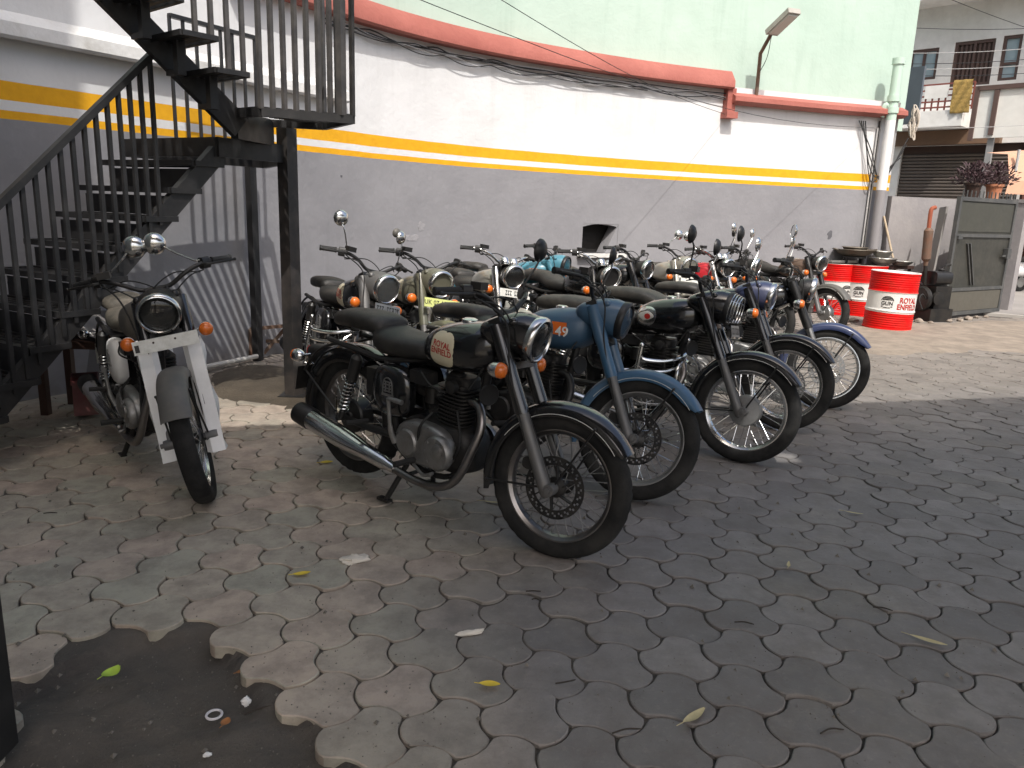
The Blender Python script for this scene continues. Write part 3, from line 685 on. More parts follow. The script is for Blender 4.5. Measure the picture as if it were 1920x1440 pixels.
# mirror: stem from its base, head facing -x
m = MB().tube(cat([(0, 0, 0), (0, 0, .03), (.02, .05, .13), (.01, .08, .175)], 5), .0048, 8)
BM['mstem'] = m.mesh('stem')
MF = AX((.004, .085, .205), (-1, 0, .05))
BM['mhead'] = MB().lathe([(0, -.03), (.02, -.028), (.042, -.018), (.054, -.004), (.055, .004), (.051, .006), (.050, .003)], MF, 28).mesh('head', 50)
BM['mglass'] = MB().lathe([(.0505, .0032), (.0, .0036)], MF, 28).mesh('glass')
# tank
TS = [(.585, .805, .045, .04, .04), (.60, .81, .095, .062, .065), (.64, .82, .122, .084, .09), (.70, .83, .139, .102, .108), (.78, .838, .148, .112, .118), (.86, .845, .147, .116, .12), (.93, .85, .138, .113, .112), (.985, .855, .115, .098, .09), (1.02, .86, .085, .074, .066), (1.035, .862, .05, .045, .04)]
rings = [[(x, y_, zc + z_) for y_, z_ in sup(a, bt, bb, 2.5, 40)] for x, zc, a, bt, bb in TS]
BM['tank'] = MB().loft(rings).mesh('tank', 70)
_bt = bmesh_of(BM['tank']); TBVH = BVHTree.FromBMesh(_bt)
def on_tank(x, z, sd, off=.0022):
    hit = TBVH.ray_cast(Vector((x, sd * 1.0, z)), Vector((0, -sd, 0)))
    if hit[0] is None: return Vector((x, sd * .05, z))
    return hit[0] + hit[1] * off * (1 if hit[1].y * sd > 0 else -1)
def tank_patch(cx, cz, a, b, n, sd, off=.0025, rings=7, seg=36, skew=.12):
    V = [on_tank(cx, cz, sd, off)]; Fc = []
    for i in range(1, rings + 1):
        for y_, z_ in sup(a * i / rings, b * i / rings, b * i / rings, n, seg):
            V.append(on_tank(cx + y_ + z_ * skew, cz + z_, sd, off if i < rings else .0002))
    for k in range(seg): Fc.append((0, 1 + k, 1 + (k + 1) % seg))
    for i in range(rings - 1):
        for k in range(seg):
            a_ = 1 + i * seg; b_ = a_ + seg; k2 = (k + 1) % seg; Fc.append((a_ + k, b_ + k, b_ + k2, a_ + k2))
    return MB().add(V, Fc)
for sd, nm in ((-1, 'R'), (1, 'L')): BM['patch' + nm] = tank_patch(.765, .83, .078, .083, 3.2, sd).mesh('patch', 60)
def tank_text(s, cx, cz, size, off, dep, sx=1, tilt=0, side=-1):
    V, Fc = text_geo(s, size, off, sx); m = MB()
    for sd in (side,):
        out = []
        for v in V:
            x = -v.x if sd > 0 else v.x
            out.append(on_tank(cx + x * math.cos(tilt) - v.y * math.sin(tilt), cz + v.y * math.cos(tilt) + x * math.sin(tilt), sd, dep))
        m.add(out, Fc)
    me = flat_mesh(m.v, m.f); return me
BM['t_re'] = tank_text('ROYAL\nENFIELD', .767, .836, .038, .0012, .0036, .92, -.08)
BM['t_49'] = tank_text('49', .905, .825, .075, .001, .0036); BM['t_re2'] = tank_text('ROYAL\nENFIELD', .767, .836, .038, .0012, .0036, .92, -.08, 1); BM['t_492'] = tank_text('49', .905, .825, .075, .001, .0036, side=1)
m = MB()
for sd in (-1, 1):
    Q = [[on_tank(.885 + .045 * (i / 5 - .5) * 2, .842 + .034 * (j / 5 - .5) * 2, sd, .0024) for i in range(6)] for j in range(6)]
    m.add([p for r_ in Q for p in r_], [(j * 6 + i, j * 6 + i + 1, j * 6 + i + 7, j * 6 + i + 6) for i in range(5) for j in range(5)])
BM['t_orangeR'] = flat_mesh(m.v[:36], m.f[:25]); BM['t_orangeL'] = flat_mesh(m.v[36:], [tuple(i - 36 for i in f) for f in m.f[25:]])
for sd, nm in ((-1, 'R'), (1, 'L')): BM['badge_ring' + nm] = tank_patch(.70, .83, .075, .062, 2.2, sd, .004).mesh('badge', 60)
for sd, nm in ((-1, 'R'), (1, 'L')):
    BM['badge_wing' + nm] = tank_patch(.70, .832, .066, .033, 1.5, sd, .0065, skew=.35).mesh('badge', 60); BM['badge_dot' + nm] = tank_patch(.715, .83, .024, .02, 2, sd, .009, skew=0).mesh('badge', 60)
BM['cap'] = MB().lathe([(0, .016), (.022, .016), (.03, .012), (.036, .010), (.037, 0), (.04, -.012)], AX((.80, 0, .952), (.02, 0, 1)), 24).mesh('cap', 40)
# seats
def seat_loft(S, n=2.6, seg=30): return MB().loft([[(x, y_, zc + z_) for y_, z_ in sup(a, bt, bb, n, seg)] for x, zc, a, bt, bb in S])
BM['seat'] = seat_loft([(.615, .775, .05, .03, .04), (.60, .78, .075, .04, .05), (.55, .785, .10, .048, .06), (.48, .785, .125, .05, .065), (.40, .785, .138, .053, .07), (.32, .79, .138, .06, .075), (.265, .80, .125, .062, .07), (.245, .80, .10, .05, .06)]).mesh('seat', 60)
BM['pillion'] = seat_loft([(.285, .845, .085, .035, .045), (.27, .85, .105, .045, .05), (.20, .86, .115, .048, .055), (.08, .862, .115, .048, .055), (-.04, .855, .105, .045, .05), (-.10, .845, .085, .038, .045), (-.125, .84, .06, .02, .03)]).mesh('pillion', 60)
BM['oneseat'] = seat_loft([(.60, .785, .06, .035, .045), (.58, .79, .085, .045, .055), (.48, .79, .12, .052, .065), (.36, .795, .132, .058, .07), (.27, .82, .13, .065, .07), (.20, .84, .128, .06, .07), (.05, .845, .125, .06, .065), (-.10, .84, .115, .055, .06), (-.19, .835, .09, .04, .05)]).mesh('seat', 60)
# side panels, toolbox
for sd, nm in ((-1, 'R'), (1, 'L')):
    M_ = AX((.42, sd * .095, .565), (0, sd, 0), (1, 0, 0))
    m = MB().loft([[M_ @ Vector((y_ * k + z_ * .12 * 0, z_ * k, h)) for y_, z_ in sup(.135, .13, .13, 2.7, 32)] for k, h in ((1, 0), (1, .03), (.965, .045), (.88, .056), (.6, .066), (.2, .07))])
    BM['side' + nm] = m.mesh('side', 50)
    m = MB()
    Me = AX((.43, sd * .1665, .585), (0, sd, 0), (1, 0, 0))
    def em(pts, h=.002): m.prism(pts, h, Me)
    arch = [(.032 * math.cos(R(a)), .018 + .034 * math.sin(R(a))) for a in range(0, 181, 15)]
    outer = [(.036, -.03)] + arch + [(-.036, -.03)]
    for k in range(len(outer)):
        a_, b_ = Vector((*outer[k], 0)), Vector((*outer[(k + 1) % len(outer)], 0)); m.bar(Me @ a_, Me @ b_, .005, .004, Me.to_3x3() @ Vector((0, 0, 1)))
    for yy in (-.015, .0, .018, .032): m.bar(Me @ Vector((-.026, yy, 0)), Me @ Vector((.026, yy, 0)), .006, .004, Me.to_3x3() @ Vector((0, 0, 1)))
    for xx in (-.014, .014): m.bar(Me @ Vector((xx, -.02, 0)), Me @ Vector((xx, .03, 0)), .006, .0045, Me.to_3x3() @ Vector((0, 0, 1)))
    m.bar(Me @ Vector((-.04, -.034, 0)), Me @ Vector((.04, -.034, 0)), .01, .006, Me.to_3x3() @ Vector((0, 0, 1)))
    BM['emblem' + nm] = m.mesh('emblem', 30)
# frame
m = MB().tube(cat([(.96, 0, .93), (.92, 0, .70), (.88, 0, .45), (.86, 0, .33)], 5), .022, 10)
m.tube(cat([(.97, 0, .90), (.75, 0, .74), (.55, 0, .72), (.30, 0, .70)], 5), .022, 10)
for sd in (-1, 1):
    m.tube(cat([(.55, sd * .02, .73), (.36, sd * .115, .71), (.15, sd * .125, .72), (-.10, sd * .11, .735)], 5), .014, 9)
    m.tube([(.44, sd * .10, .32), (.36, sd * .115, .71)], .014, 9)
    m.tube(cat([(.86, sd * .03, .33), (.80, sd * .09, .22), (.60, sd * .11, .215), (.42, sd * .11, .30)], 5), .014, 9)
m.tube([(.45, -.13, .34), (.45, .13, .34)], .018, 9).tube([(.30, -.12, .70), (.30, .12, .70)], .012, 8)
BM['frame'] = m.mesh('frame')
m = MB()
for sd in (-1, 1): m.tube([(.46, sd * .11, .335), (.22, sd * .105, .325), (.04, sd * .105, .328), (-.03, sd * .105, .328)], [.02, .02, .018, .02], 10)
m.tube([(0, -.14, RR_), (0, .14, RR_)], .012, 10).tube([(.33, -.1, .33), (.33, .1, .33)], .016, 10)
BM['swing'] = m.mesh('swing')
for sd, nm in ((-1, 'R'), (1, 'L')):
    a, b = Vector((.045, sd * .145, .355)), Vector((.165, sd * .135, .70)); d = b - a
    m = MB().tube([a - d * .05, a, a + d * .08, a + d * .10, a + d * .55, b - d * .42, b - d * .40, b - d * .05, b], [.014, .018, .018, .012, .012, .012, .03, .03, .014], 14)
    BM['shock' + nm] = m.mesh('shock')
    Ms = AX(a + d * .10, d); Ls = d.length * .52
    m = MB().tube([Ms @ Vector((.026 * math.cos(t), .026 * math.sin(t), Ls * t / (2 * math.pi * 9))) for t in [2 * math.pi * 9 * i / 108 for i in range(109)]], .0042, 6)
    BM['spring' + nm] = m.mesh('spring')
# engine
def engcover(sd):
    M_ = AX((.655, sd * .10, .345), (0, sd, 0), (1, 0, 0)); M2 = M_ if sd > 0 else M_
    def rg(k, h): return [M_ @ Vector((y_ * k * (1 if True else 1), z_ * k, h)) for y_, z_ in sup(.185, .115, .10, 2.5, 36)]
    m = MB().loft([rg(1, 0), rg(1, .035), rg(.95, .05), rg(.84, .058), rg(.80, .058)])
    sx = 1 if (M_.to_3x3() @ Vector((0, 1, 0))).x >= 0 else 1
    for cx, cz, r_, h in ((.78, .345, .085, .026), (.57, .345, .07, .018)):
        m.lathe([(r_, -.01), (r_, h * .5), (r_ * .88, h), (r_ * .5, h * 1.1), (0, h * 1.12)], AX((cx, sd * .155, cz), (0, sd, 0)), 30)
    for cx, cz in ((.80, .365), ):
        m.lathe([(.034, 0), (.034, .012), (.028, .016), (0, .017)], AX((cx, sd * .18, cz), (0, sd, 0)), 20)
    for k in range(10):
        a = 2 * math.pi * k / 10; m.lathe([(.008, 0), (.008, .008), (0, .009)], AX((.655 + .168 * math.cos(a), sd * .147, .35 + .098 * math.sin(a)), (0, sd, 0)), 6)
    for k in range(3): m.bar((.80, sd * .176, .30 + .03 * k), (.86, sd * .165, .31 + .03 * k), .008, .005, (0, sd, 0))
    return m
BM['coverR_eng'] = engcover(-1).mesh('crankcase', 40); BM['coverL_eng'] = engcover(1).mesh('crankcase', 40)
m = MB().loft([[(x, y_, z_ + .33) for y_, z_ in sup(a, bt, bb, 3, 24)] for x, a, bt, bb in ((.42, .07, .06, .06), (.46, .10, .10, .095), (.60, .115, .14, .11), (.82, .11, .15, .11), (.89, .08, .10, .08), (.91, .04, .05, .05))])
BM['crankcase'] = m.mesh('crank', 40)
CT = Matrix.Translation(Vector((.765, 0, .46))) @ Matrix.Rotation(R(3), 4, 'Y')
m = MB().prism(sup(.07, .075, .075, 4, 24), .20, CT)
for k in range(10):
    a = .098 if k > 5 else .09
    m.prism(sup(a, .095 if k > 5 else .09, .095 if k > 5 else .09, 5, 28), .006, CT @ Matrix.Translation(Vector((0, 0, .012 + .0185 * k))))
m.prism(sup(.075, .06, .06, 4, 20), .045, CT @ Matrix.Translation(Vector((0, 0, .19))), .01)
m.prism(sup(.04, .03, .03, 3, 16), .03, CT @ Matrix.Translation(Vector((-.02, -.02, .22))), .01)
BM['cyl'] = m.mesh('cyl', 30)
m = MB().tube(cat([(.70, 0, .58), (.62, -.02, .575), (.54, -.03, .58), (.50, -.03, .60)], 4), .03, 12).prism(sup(.035, .04, .04, 3, 16), .08, AX((.60, -.02, .53), (0, 0, 1)), .006)
BM['carb'] = m.mesh('carb')
# exhaust
hp = cat([(.83, -.04, .60), (.93, -.055, .585), (.975, -.085, .50), (.95, -.12, .38), (.895, -.145, .25), (.80, -.155, .185), (.66, -.16, .17), (.52, -.165, .185), (.47, -.168, .195)], 6)
BM['header'] = MB().tube(hp, .0205, 14).mesh('header')
sp = [Vector((.50, -.168, .192)) + Vector((-.76, -.03, .125)) * t for t in (0, .06, .10, .30, .40, .48, .52, .86)]
BM['silencer'] = MB().tube(sp, [.024, .027, .036, .042, .05, .054, .056, .056], 20).mesh('sil', 30)
ep = [Vector((.50, -.168, .192)) + Vector((-.76, -.03, .125)) * t for t in (.84, .85, .99, 1.0)]
BM['endcap'] = MB().tube(ep, [.057, .060, .058, .050], 20).lathe([(.03, 0), (0, 0)], AX(ep[-1] + Vector((-.001, 0, 0)), (-1, 0, .1)), 12).mesh('cap', 30)
# kick lever, pegs, stands, chain guard
m = MB().tube(cat([(.50, -.175, .33), (.49, -.195, .40), (.485, -.205, .53), (.50, -.215, .555), (.58, -.225, .56), (.60, -.225, .56)], 5), [.014] * 6 + [.010] * 12 + [.012] * 8, 10)
BM['kick'] = m.mesh('kick')
for sd, nm in ((-1, 'R'), (1, 'L')):
    BM['pegF' + nm] = MB().tube([(.62, sd * .12, .27), (.62, sd * .28, .275)], .015, 10).mesh('peg'); BM['pegB' + nm] = MB().tube([(.24, sd * .13, .37), (.23, sd * .26, .38)], .013, 10).mesh('peg')
BM['pedal'] = MB().tube(cat([(.62, -.16, .25), (.72, -.19, .23), (.79, -.20, .26), (.80, -.23, .26)], 4), .008, 8).mesh('pedal')
m = MB()
for sd in (-1, 1):
    m.tube(cat([(.50, sd * .09, .20), (.47, sd * .12, .12), (.43, sd * .16, .012)], 4), .014, 9)
    m.bar((.46, sd * .165, .008), (.38, sd * .165, .008), .035, .014)
m.tube([(.475, -.12, .13), (.475, .12, .13)], .011, 8).tube(cat([(.44, .15, .04), (.36, .19, .08), (.33, .21, .10)], 3), .009, 8)
BM['cstand'] = m.mesh('cstand')
m = MB().tube([(.56, .12, .22), (.59, .19, .12), (.62, .275, .0)], .012, 9).box((.63, .285, .002), (.06, .045, .01))
BM['sstand'] = m.mesh('sstand')
m = MB().bar((.45, .085, .40), (.02, .085, .405), .02, .06).bar((.50, .085, .27), (.05, .085, .265), .012, .016)
BM['chain'] = m.mesh('chain')
# lights
def blinker(p, d):
    p = Vector(p); M_ = AX(p, (d, 0, 0))
    b = MB().lathe([(0, -.045), (.014, -.043), (.028, -.03), (.034, -.012), (.035, .008), (.033, .009), (.0, .009)], M_, 22)
    b.tube([p + Vector((-.01 * d, 0, 0)), Vector((p.x - .02 * d, p.y * .62, p.z + .0))], .007, 8)
    l = MB().lathe([(.034, .0085), (.034, .022), (.027, .036), (.012, .041), (0, .042)], M_, 22)
    return b, l
for nm, p, d in (('FR', (1.10, -.185, .795), 1), ('FL', (1.10, .185, .795), 1), ('RR', (-.30, -.17, .62), -1), ('RL', (-.30, .17, .62), -1)):
    b, l = blinker(p, d); BM['bk' + nm] = b.mesh('bk', 50); BM['bl' + nm] = l.mesh('bl', 50)
m = MB().loft([[(x, y_, z_ + .60) for y_, z_ in sup(a, b, b, 3, 20)] for x, a, b in ((-.27, .05, .05), (-.34, .055, .055), (-.385, .05, .05))])
BM['tail'] = m.mesh('tail', 40)
BM['taillens'] = MB().loft([[(x, y_, z_ + .60) for y_, z_ in sup(a, b, b, 3, 20)] for x, a, b in ((-.384, .047, .047), (-.405, .042, .042), (-.412, .02, .02))]).mesh('tl', 50)
PF = AX((1.235, 0, .79), (.97, 0, .22), (0, 1, 0))
m = MB().prism([(-.15, -.033), (.15, -.033), (.15, .033), (-.15, .033)], .003, PF)
BM['plate'] = m.mesh('plate', 30)
m = MB().prism([(-.11, -.035), (.11, -.035), (.11, .035), (-.11, .035)], .003, PF)
BM['plate_s'] = m.mesh('plate', 30)
m = MB().tube([(1.23, .04, .79), (1.16, .04, .82)], .006, 6).tube([(1.23, -.04, .79), (1.16, -.04, .82)], .006, 6)
BM['platestay'] = m.mesh('ps')
BM['rplate'] = MB().prism([(-.10, -.07), (.10, -.07), (.10, .07), (-.10, .07)], .003, AX((-.415, 0, .46), (-.95, 0, .2), (0, 1, 0))).mesh('rp', 30)
def plate_text(s, size):
    V, Fc = text_geo(s, size, .0005); return flat_mesh([PF @ Vector((v.x, v.y, .0042)) for v in V], Fc)
BM['pt_uk'] = plate_text('UK 07 AR 9901', .046)
m = MB(); random.seed(3)   # characters too small to read
for k in range(9):
    if k in (3, ): continue
    x = -.088 + .022 * k; m.add([PF @ Vector((x + a * .008, b * .02, .0042)) for a, b in ((-1, -1), (1, -1), (1, -.5), (-1, -.5))], [(0, 1, 2, 3)])
    m.add([PF @ Vector((x + a * .003 + random.choice((-.006, .006)), b * .02, .0042)) for a, b in ((-1, -.5), (1, -.5), (1, 1), (-1, 1))], [(0, 1, 2, 3)])
    m.add([PF @ Vector((x + a * .008, b * .02, .0044)) for a, b in ((-1, .6), (1, .6), (1, 1), (-1, 1))], [(0, 1, 2, 3)])
BM['pt_blur'] = flat_mesh(m.v, m.f)
BM['pt_sq'] = flat_mesh([PF @ Vector((x, y, .0042)) for x, y in ((-.142, -.022), (-.122, -.022), (-.122, .014), (-.142, .014))], [(0, 1, 2, 3)])
for i, x in enumerate((-.055, .045)): BM['pb%d' % i] = MB().lathe([(.006, 0), (.005, .004), (0, .005)], PF @ Matrix.Translation(Vector((x, .012, .002))), 8).mesh('bolt')
m_rust0 = mat('rusty_bolt', (.08, .06, .05), .7, .5)
BM['horn'] = MB().lathe([(0, -.03), (.02, -.03), (.03, -.01), (.045, .0), (.05, .006), (.046, .012), (.02, .008), (0, .010)], AX((1.0, -.075, .66), (.9, -.35, 0)), 24).bar((.98, -.06, .66), (.93, 0, .68), .012, .02).mesh('horn', 40)
BM['hoses'] = MB().tube(cat([(.62, -.13, .30), (.66, -.165, .44), (.70, -.12, .52)], 5), .007, 7).tube(cat([(.80, -.11, .28), (.88, -.12, .40), (.84, -.10, .55)], 5), .006, 7).tube(cat([(.76, -.10, .62), (.72, -.16, .66), (.62, -.13, .70)], 5), .005, 7).mesh('hoses')
BM['coil'] = MB().box((.60, -.09, .665), (.12, .07, .06)).mesh('coil', 30); BM['battery'] = MB().box((.28, -.10, .58), (.10, .06, .14)).mesh('bat', 30)
BM['sparkcap'] = MB().lathe([(.03, 0), (.03, .03), (.02, .035), (0, .035)], AX((.80, -.085, .655), (0, -1, 0)), 16).mesh('coil', 30)
BM['bolts'] = MB()
for _a in range(8): BM['bolts'].lathe([(.007, 0), (.007, .006), (0, .007)], AX((.78 + .066 * math.cos(_a * .785), -.18, .345 + .066 * math.sin(_a * .785)), (0, -1, 0)), 6)
BM['bolts'] = BM['bolts'].mesh('bolts', 30)
# crash guard
def guard():
    m = MB(); rr = []
    for sd in (-1, 1):
        m.tube(cat([(.86, sd * .04, .36), (.82, sd * .20, .30), (.78, sd * .34, .30)], 4), .013, 10)
        m.tube(cat([(.75, sd * .345, .23), (.775, sd * .35, .45), (.795, sd * .335, .66)], 4), .0135, 10)
        m.sphere((.795, sd * .335, .665), .016, 10, 6)
        m.tube(cat([(.97, sd * .05, .30), (.97, sd * .16, .36), (.97, sd * .17, .52), (.96, sd * .05, .60)], 4), .011, 10)
        for i, z in enumerate((.33, .40, .47, .535, .60)):
            rr.append(MB().tube(cat([(.765 + .006 * i, sd * (.348 - .003 * i), z), (.82, sd * .325, z - .022), (.90, sd * .24, z - .026), (.95, sd * .13, z - .005), (.955, sd * .03, z + .015)], 4), .012, 9))
    return m, rr
gm, grs = guard(); BM['guard'] = gm.mesh('guard'); GR = [g.mesh('rung') for g in grs]
# cables
m = MB()
for sd in (-1, 1):
    m.tube(cat([(.97, sd * .24, 1.07), (1.06, sd * .17, 1.06), (1.08, sd * .08, .98), (1.0, sd * .05, .85), (.90, sd * .06, .66)], 6), .0038, 6)
    m.tube(cat([(.95, sd * .22, 1.06), (1.05, sd * .10, 1.09), (1.06, -sd * .02, 1.01), (.98, sd * .03, .88)], 6), .0034, 6)
m.tube(cat([(.98, -.24, 1.09), (1.10, -.16, 1.0), (1.13, -.13, .80), (1.22, -.12, .55), (1.27, -.105, .42)], 6), .0042, 6)
BM['cables'] = m.mesh('cables')
m = MB()
for sd in (-1, 1):
    for (z0, z1, w) in ((.77, .25, .05),):
        P = []
        for i in range(13):
            t = i / 12; z = z0 + (z1 - z0) * t; c = fk(z) + Vector((.034 + .012 * math.sin(t * 7 + sd), sd * .105, 0)); ww = w * (1 + .2 * math.sin(t * 9))
            P.append([c + Vector((-.045, sd * (.044 + .014 * math.sin(t * 13)), 0)), c + Vector((.006, sd * .042, 0)), c + Vector((.008, -sd * .02, 0)), c + Vector((-.02, -sd * .045, 0)), c + Vector((-.022, -sd * .043, 0)), c + Vector((.004, -sd * .017, 0)), c + Vector((.002, sd * .038, 0)), c + Vector((-.045, sd * (.040 + .014 * math.sin(t * 13)), 0))])
        m.loft(P)
BM['wrap'] = m.mesh('wrap', 40)

def motorcycle(label, M, steer=0, group=None, **k):
    g = lambda n, d=None: k.get(n, d)
    paint, fen, cov = g('paint', m_black), g('fender', g('paint', m_black)), g('cover', g('paint', m_black))
    root = empty('motorcycle', M=M, label=label, cat_='motorcycle', group=group)
    p0 = fk(.95); S = Matrix.Translation(p0) @ Matrix.Rotation(R(steer), 4, RK) @ Matrix.Translation(-p0)
    I = Matrix.Identity(4)
    def P(name, key, mt, par=None, st=False):
        return ob(name, BM[key], mt, par or root, (S if st and not par else I))
    W = Matrix.Translation(Vector((WB, 0, RF)))
    fw = ob('front_wheel', BM['frim'], g('rim', m_chrome), root, S @ W @ Matrix.Rotation(random.random() * 6, 4, 'Y'))
    ob('tyre', BM['ftyre'], g('tyre', m_rubber), fw); ob('spokes', BM['fspokes'], g('spoke', m_chrome), fw, kind='stuff')
    ob('hub', BM['drum' if g('drum') else 'fhub'], m_alu if g('drum') else g('hub', m_blackm), fw)
    if not g('drum'):
        ob('brake_disc', BM['disc'], g('disc', m_alu), fw, Matrix.Translation(Vector((0, -.062, 0))))
        P('brake_caliper', 'caliper', m_blackm, st=True)
    rw = ob('rear_wheel', BM['rrim'], g('rim', m_chrome), root, Matrix.Translation(Vector((0, 0, RR_))))
    ob('tyre', BM['rtyre'], g('tyre', m_rubber), rw); ob('spokes', BM['rspokes'], m_chrome, rw, kind='stuff'); ob('hub', BM['drum'], m_blackm, rw)
    f = P('front_fender', 'ffender', fen, st=True); P('fender_stays', 'fstay', m_blackm, f)
    if g('pin', True): P('pinstripe', 'pin', m_plate, f)
    for n in 'RL':
        f = P('fork_leg', 'fork' + n, g('forkm', m_forkg), st=True)
        P('fork_cover', ('gaiter' if g('gaiter') else 'cover') + n, m_grip if g('gaiter') else cov, f)
    P('fork_clamp', 'clamp', m_blackm, st=True)
    if g('lamp', True):
        nc = P('headlamp_housing', 'can' if g('can') else 'nacelle', g('nacelle', cov if not g('can') else m_blackm), st=True)
        P('headlamp_rim', 'lamprim', g('lrim', m_chrome), nc); P('reflector', 'reflector', m_refl, nc)
        if g('lens', True): P('headlamp_lens', 'lens', m_lens, nc)
        if g('grille'): P('headlamp_grille', 'grille', m_chrome, nc)
        if not g('gauges'): P('speedometer', 'speedo', m_blackm, nc)
    if g('gauges'): P('gauges', 'gauges', m_chrome, st=True)
    hb = P('handlebar', 'bar', g('bar', m_blackm if not g('cbar') else m_chrome), st=True)
    for n in 'RL':
        P('grip', 'grip' + n, m_grip, hb); P('lever', 'lever' + n, g('leverm', m_blackm), hb); P('switch_box', 'switch' + n, m_blackm, hb)
    P('cables', 'cables', m_grip, st=True)
    for (sd, az, tl, sc, mm) in g('mirrors', ((1, 0, 0, 1, m_blackm), (-1, 0, 0, 1, m_blackm))):
        Mm = S @ Matrix.Translation(Vector((.965, sd * .235, 1.12))) @ Matrix.Rotation(R(az), 4, 'Z') @ Matrix.Rotation(R(tl), 4, 'X') @ Matrix.Diagonal((sc, sc if sd > 0 else -sc, sc, 1))
        s = ob('mirror', BM['mstem'], mm if mm is not m_chrome else m_chrome, root, Mm); P('mirror_head', 'mhead', mm, s); P('mirror_glass', 'mglass', m_mirror, s)
    tk = P('fuel_tank', 'tank', g('tankp', paint)); P('filler_cap', 'cap', m_chrome, tk)
    d = g('decal', 're')
    if d == 're': P('tank_patch', 'patchR', m_cream, tk); P('tank_patch', 'patchL', m_cream, tk); P('lettering', 't_re', m_redink, tk); P('lettering', 't_re2', m_redink, tk)
    elif d == '49': P('orange_square', 't_orangeR', m_orangep, tk); P('orange_square', 't_orangeL', m_orangep, tk); P('lettering', 't_49', m_whitep, tk); P('lettering', 't_492', m_whitep, tk)
    elif d == 'wing': P('badge_ring', 'badge_ringR', m_chrome, tk); P('badge_ring', 'badge_ringL', m_chrome, tk); [(P('badge_wing', 'badge_wing' + q, m_plate, tk), P('badge_centre', 'badge_dot' + q, m_redink, tk)) for q in 'RL']
    if g('oneseat'): P('seat', 'oneseat', g('seat', m_seat))
    else: P('rider_seat', 'seat', g('seat', m_seat)); P('pillion_seat', 'pillion', g('seat2', g('seat', m_seat)))
    for n in 'RL':
        s = P('side_panel', 'side' + n, g('sidep', m_black)); P('emblem', 'emblem' + n, m_alu, s)
        s = P('shock_absorber', 'shock' + n, m_blackm); P('spring', 'spring' + n, m_chrome, s)
        P('engine_cover', 'cover' + n + '_eng', g('eng', m_alu))
    P('frame', 'frame', m_blackm); P('swingarm', 'swing', m_blackm); P('crankcase', 'crankcase', m_engdark)
    P('cylinder', 'cyl', g('cylm', m_engdark)); P('carburettor', 'carb', m_blackm)
    P('exhaust_pipe', 'header', g('pipe', m_pipe_st)); s = P('silencer', 'silencer', g('sil', m_chrome)); P('end_cap', 'endcap', m_blackm, s)
    P('horn', 'horn', m_blackm); P('hoses', 'hoses', m_grip); P('coil_box', 'coil', m_engdark); P('battery_box', 'battery', m_engdark); P('spark_cover', 'sparkcap', m_engdark); P('cover_bolts', 'bolts', m_alu)['kind'] = 'stuff'
    P('kick_lever', 'kick', m_alu); [P('footpeg', 'peg' + q, m_grip) for q in ('FR', 'FL', 'BR', 'BL')]; P('brake_pedal', 'pedal', m_alu); P('chain_guard', 'chain', m_blackm)
    f = P('rear_fender', 'rfender', g('rfender', fen)); P('fender_stays', 'rstay', m_blackm, f)
    P('stand', 'cstand' if g('centre') else 'sstand', m_blackm)
    for n in ('FR', 'FL', 'RR', 'RL'):
        if n[0] == 'F' and not g('blinkers', True): continue
        s = P('turn_signal', 'bk' + n, g('bkm', m_chrome), st=(n[0] == 'F')); P('amber_lens', 'bl' + n, m_orange, s)
    s = P('tail_lamp', 'tail', m_blackm); P('tail_lens', 'taillens', m_redl, s); P('rear_plate', 'rplate', g('rplate', m_plate))
    pl = g('plate')
    if pl:
        s = P('number_plate', 'plate_s' if pl == 'small' else 'plate', m_plateY if pl == 'uk' else (m_alu if pl == 'small' else m_plate), st=True); P('plate_stay', 'platestay', m_blackm, s)
        if pl == 'uk': P('lettering', 'pt_uk', m_ink, s)
        elif pl != 'blank': P('lettering', 'pt_blur', m_ink, s)
        else: P('plate_square', 'pt_sq', m_ink, s); P('plate_bolt', 'pb0', m_rust0, s); P('plate_bolt', 'pb1', m_rust0, s)
    if g('guard'):
        s = P('crash_guard', 'guard', m_chrome)
        for me in GR: ob('rung', me, m_chrome, s)
    if g('wrap'): P('plastic_wrap', 'wrap', m_white, st=True)
    return root
def place(front, yaw_az, lean, dz=0.0, pitch=0.0):
    """front = ground point under the front tyre, yaw_az = heading (0=+Y, 90=+X), lean>0 to the rider's left"""
    rz = R(90 - yaw_az); Rm = Matrix.Rotation(rz, 4, 'Z')
    loc = Vector(front) - Rm @ Vector((WB, 0, 0)); loc.z = dz
    return Matrix.Translation(loc) @ Rm @ Matrix.Translation(Vector((WB, 0, 0))) @ Matrix.Rotation(R(pitch), 4, 'Y') @ Matrix.Translation(Vector((-WB, 0, 0))) @ Matrix.Rotation(R(-lean), 4, 'X')
def by_lamp(px, py, yaw_az, lean=6, z=.925):
    P_ = G(px, py, z); rz = R(90 - yaw_az); h = Matrix.Rotation(rz, 3, 'Z') @ Vector((WB - 1.185, 0, 0)); lf = Matrix.Rotation(rz, 3, 'Z') @ Vector((0, 1, 0))
    fr = Vector((P_.x, P_.y, 0)) + h - lf * (z * math.tan(R(lean))); return place(fr, yaw_az, lean)
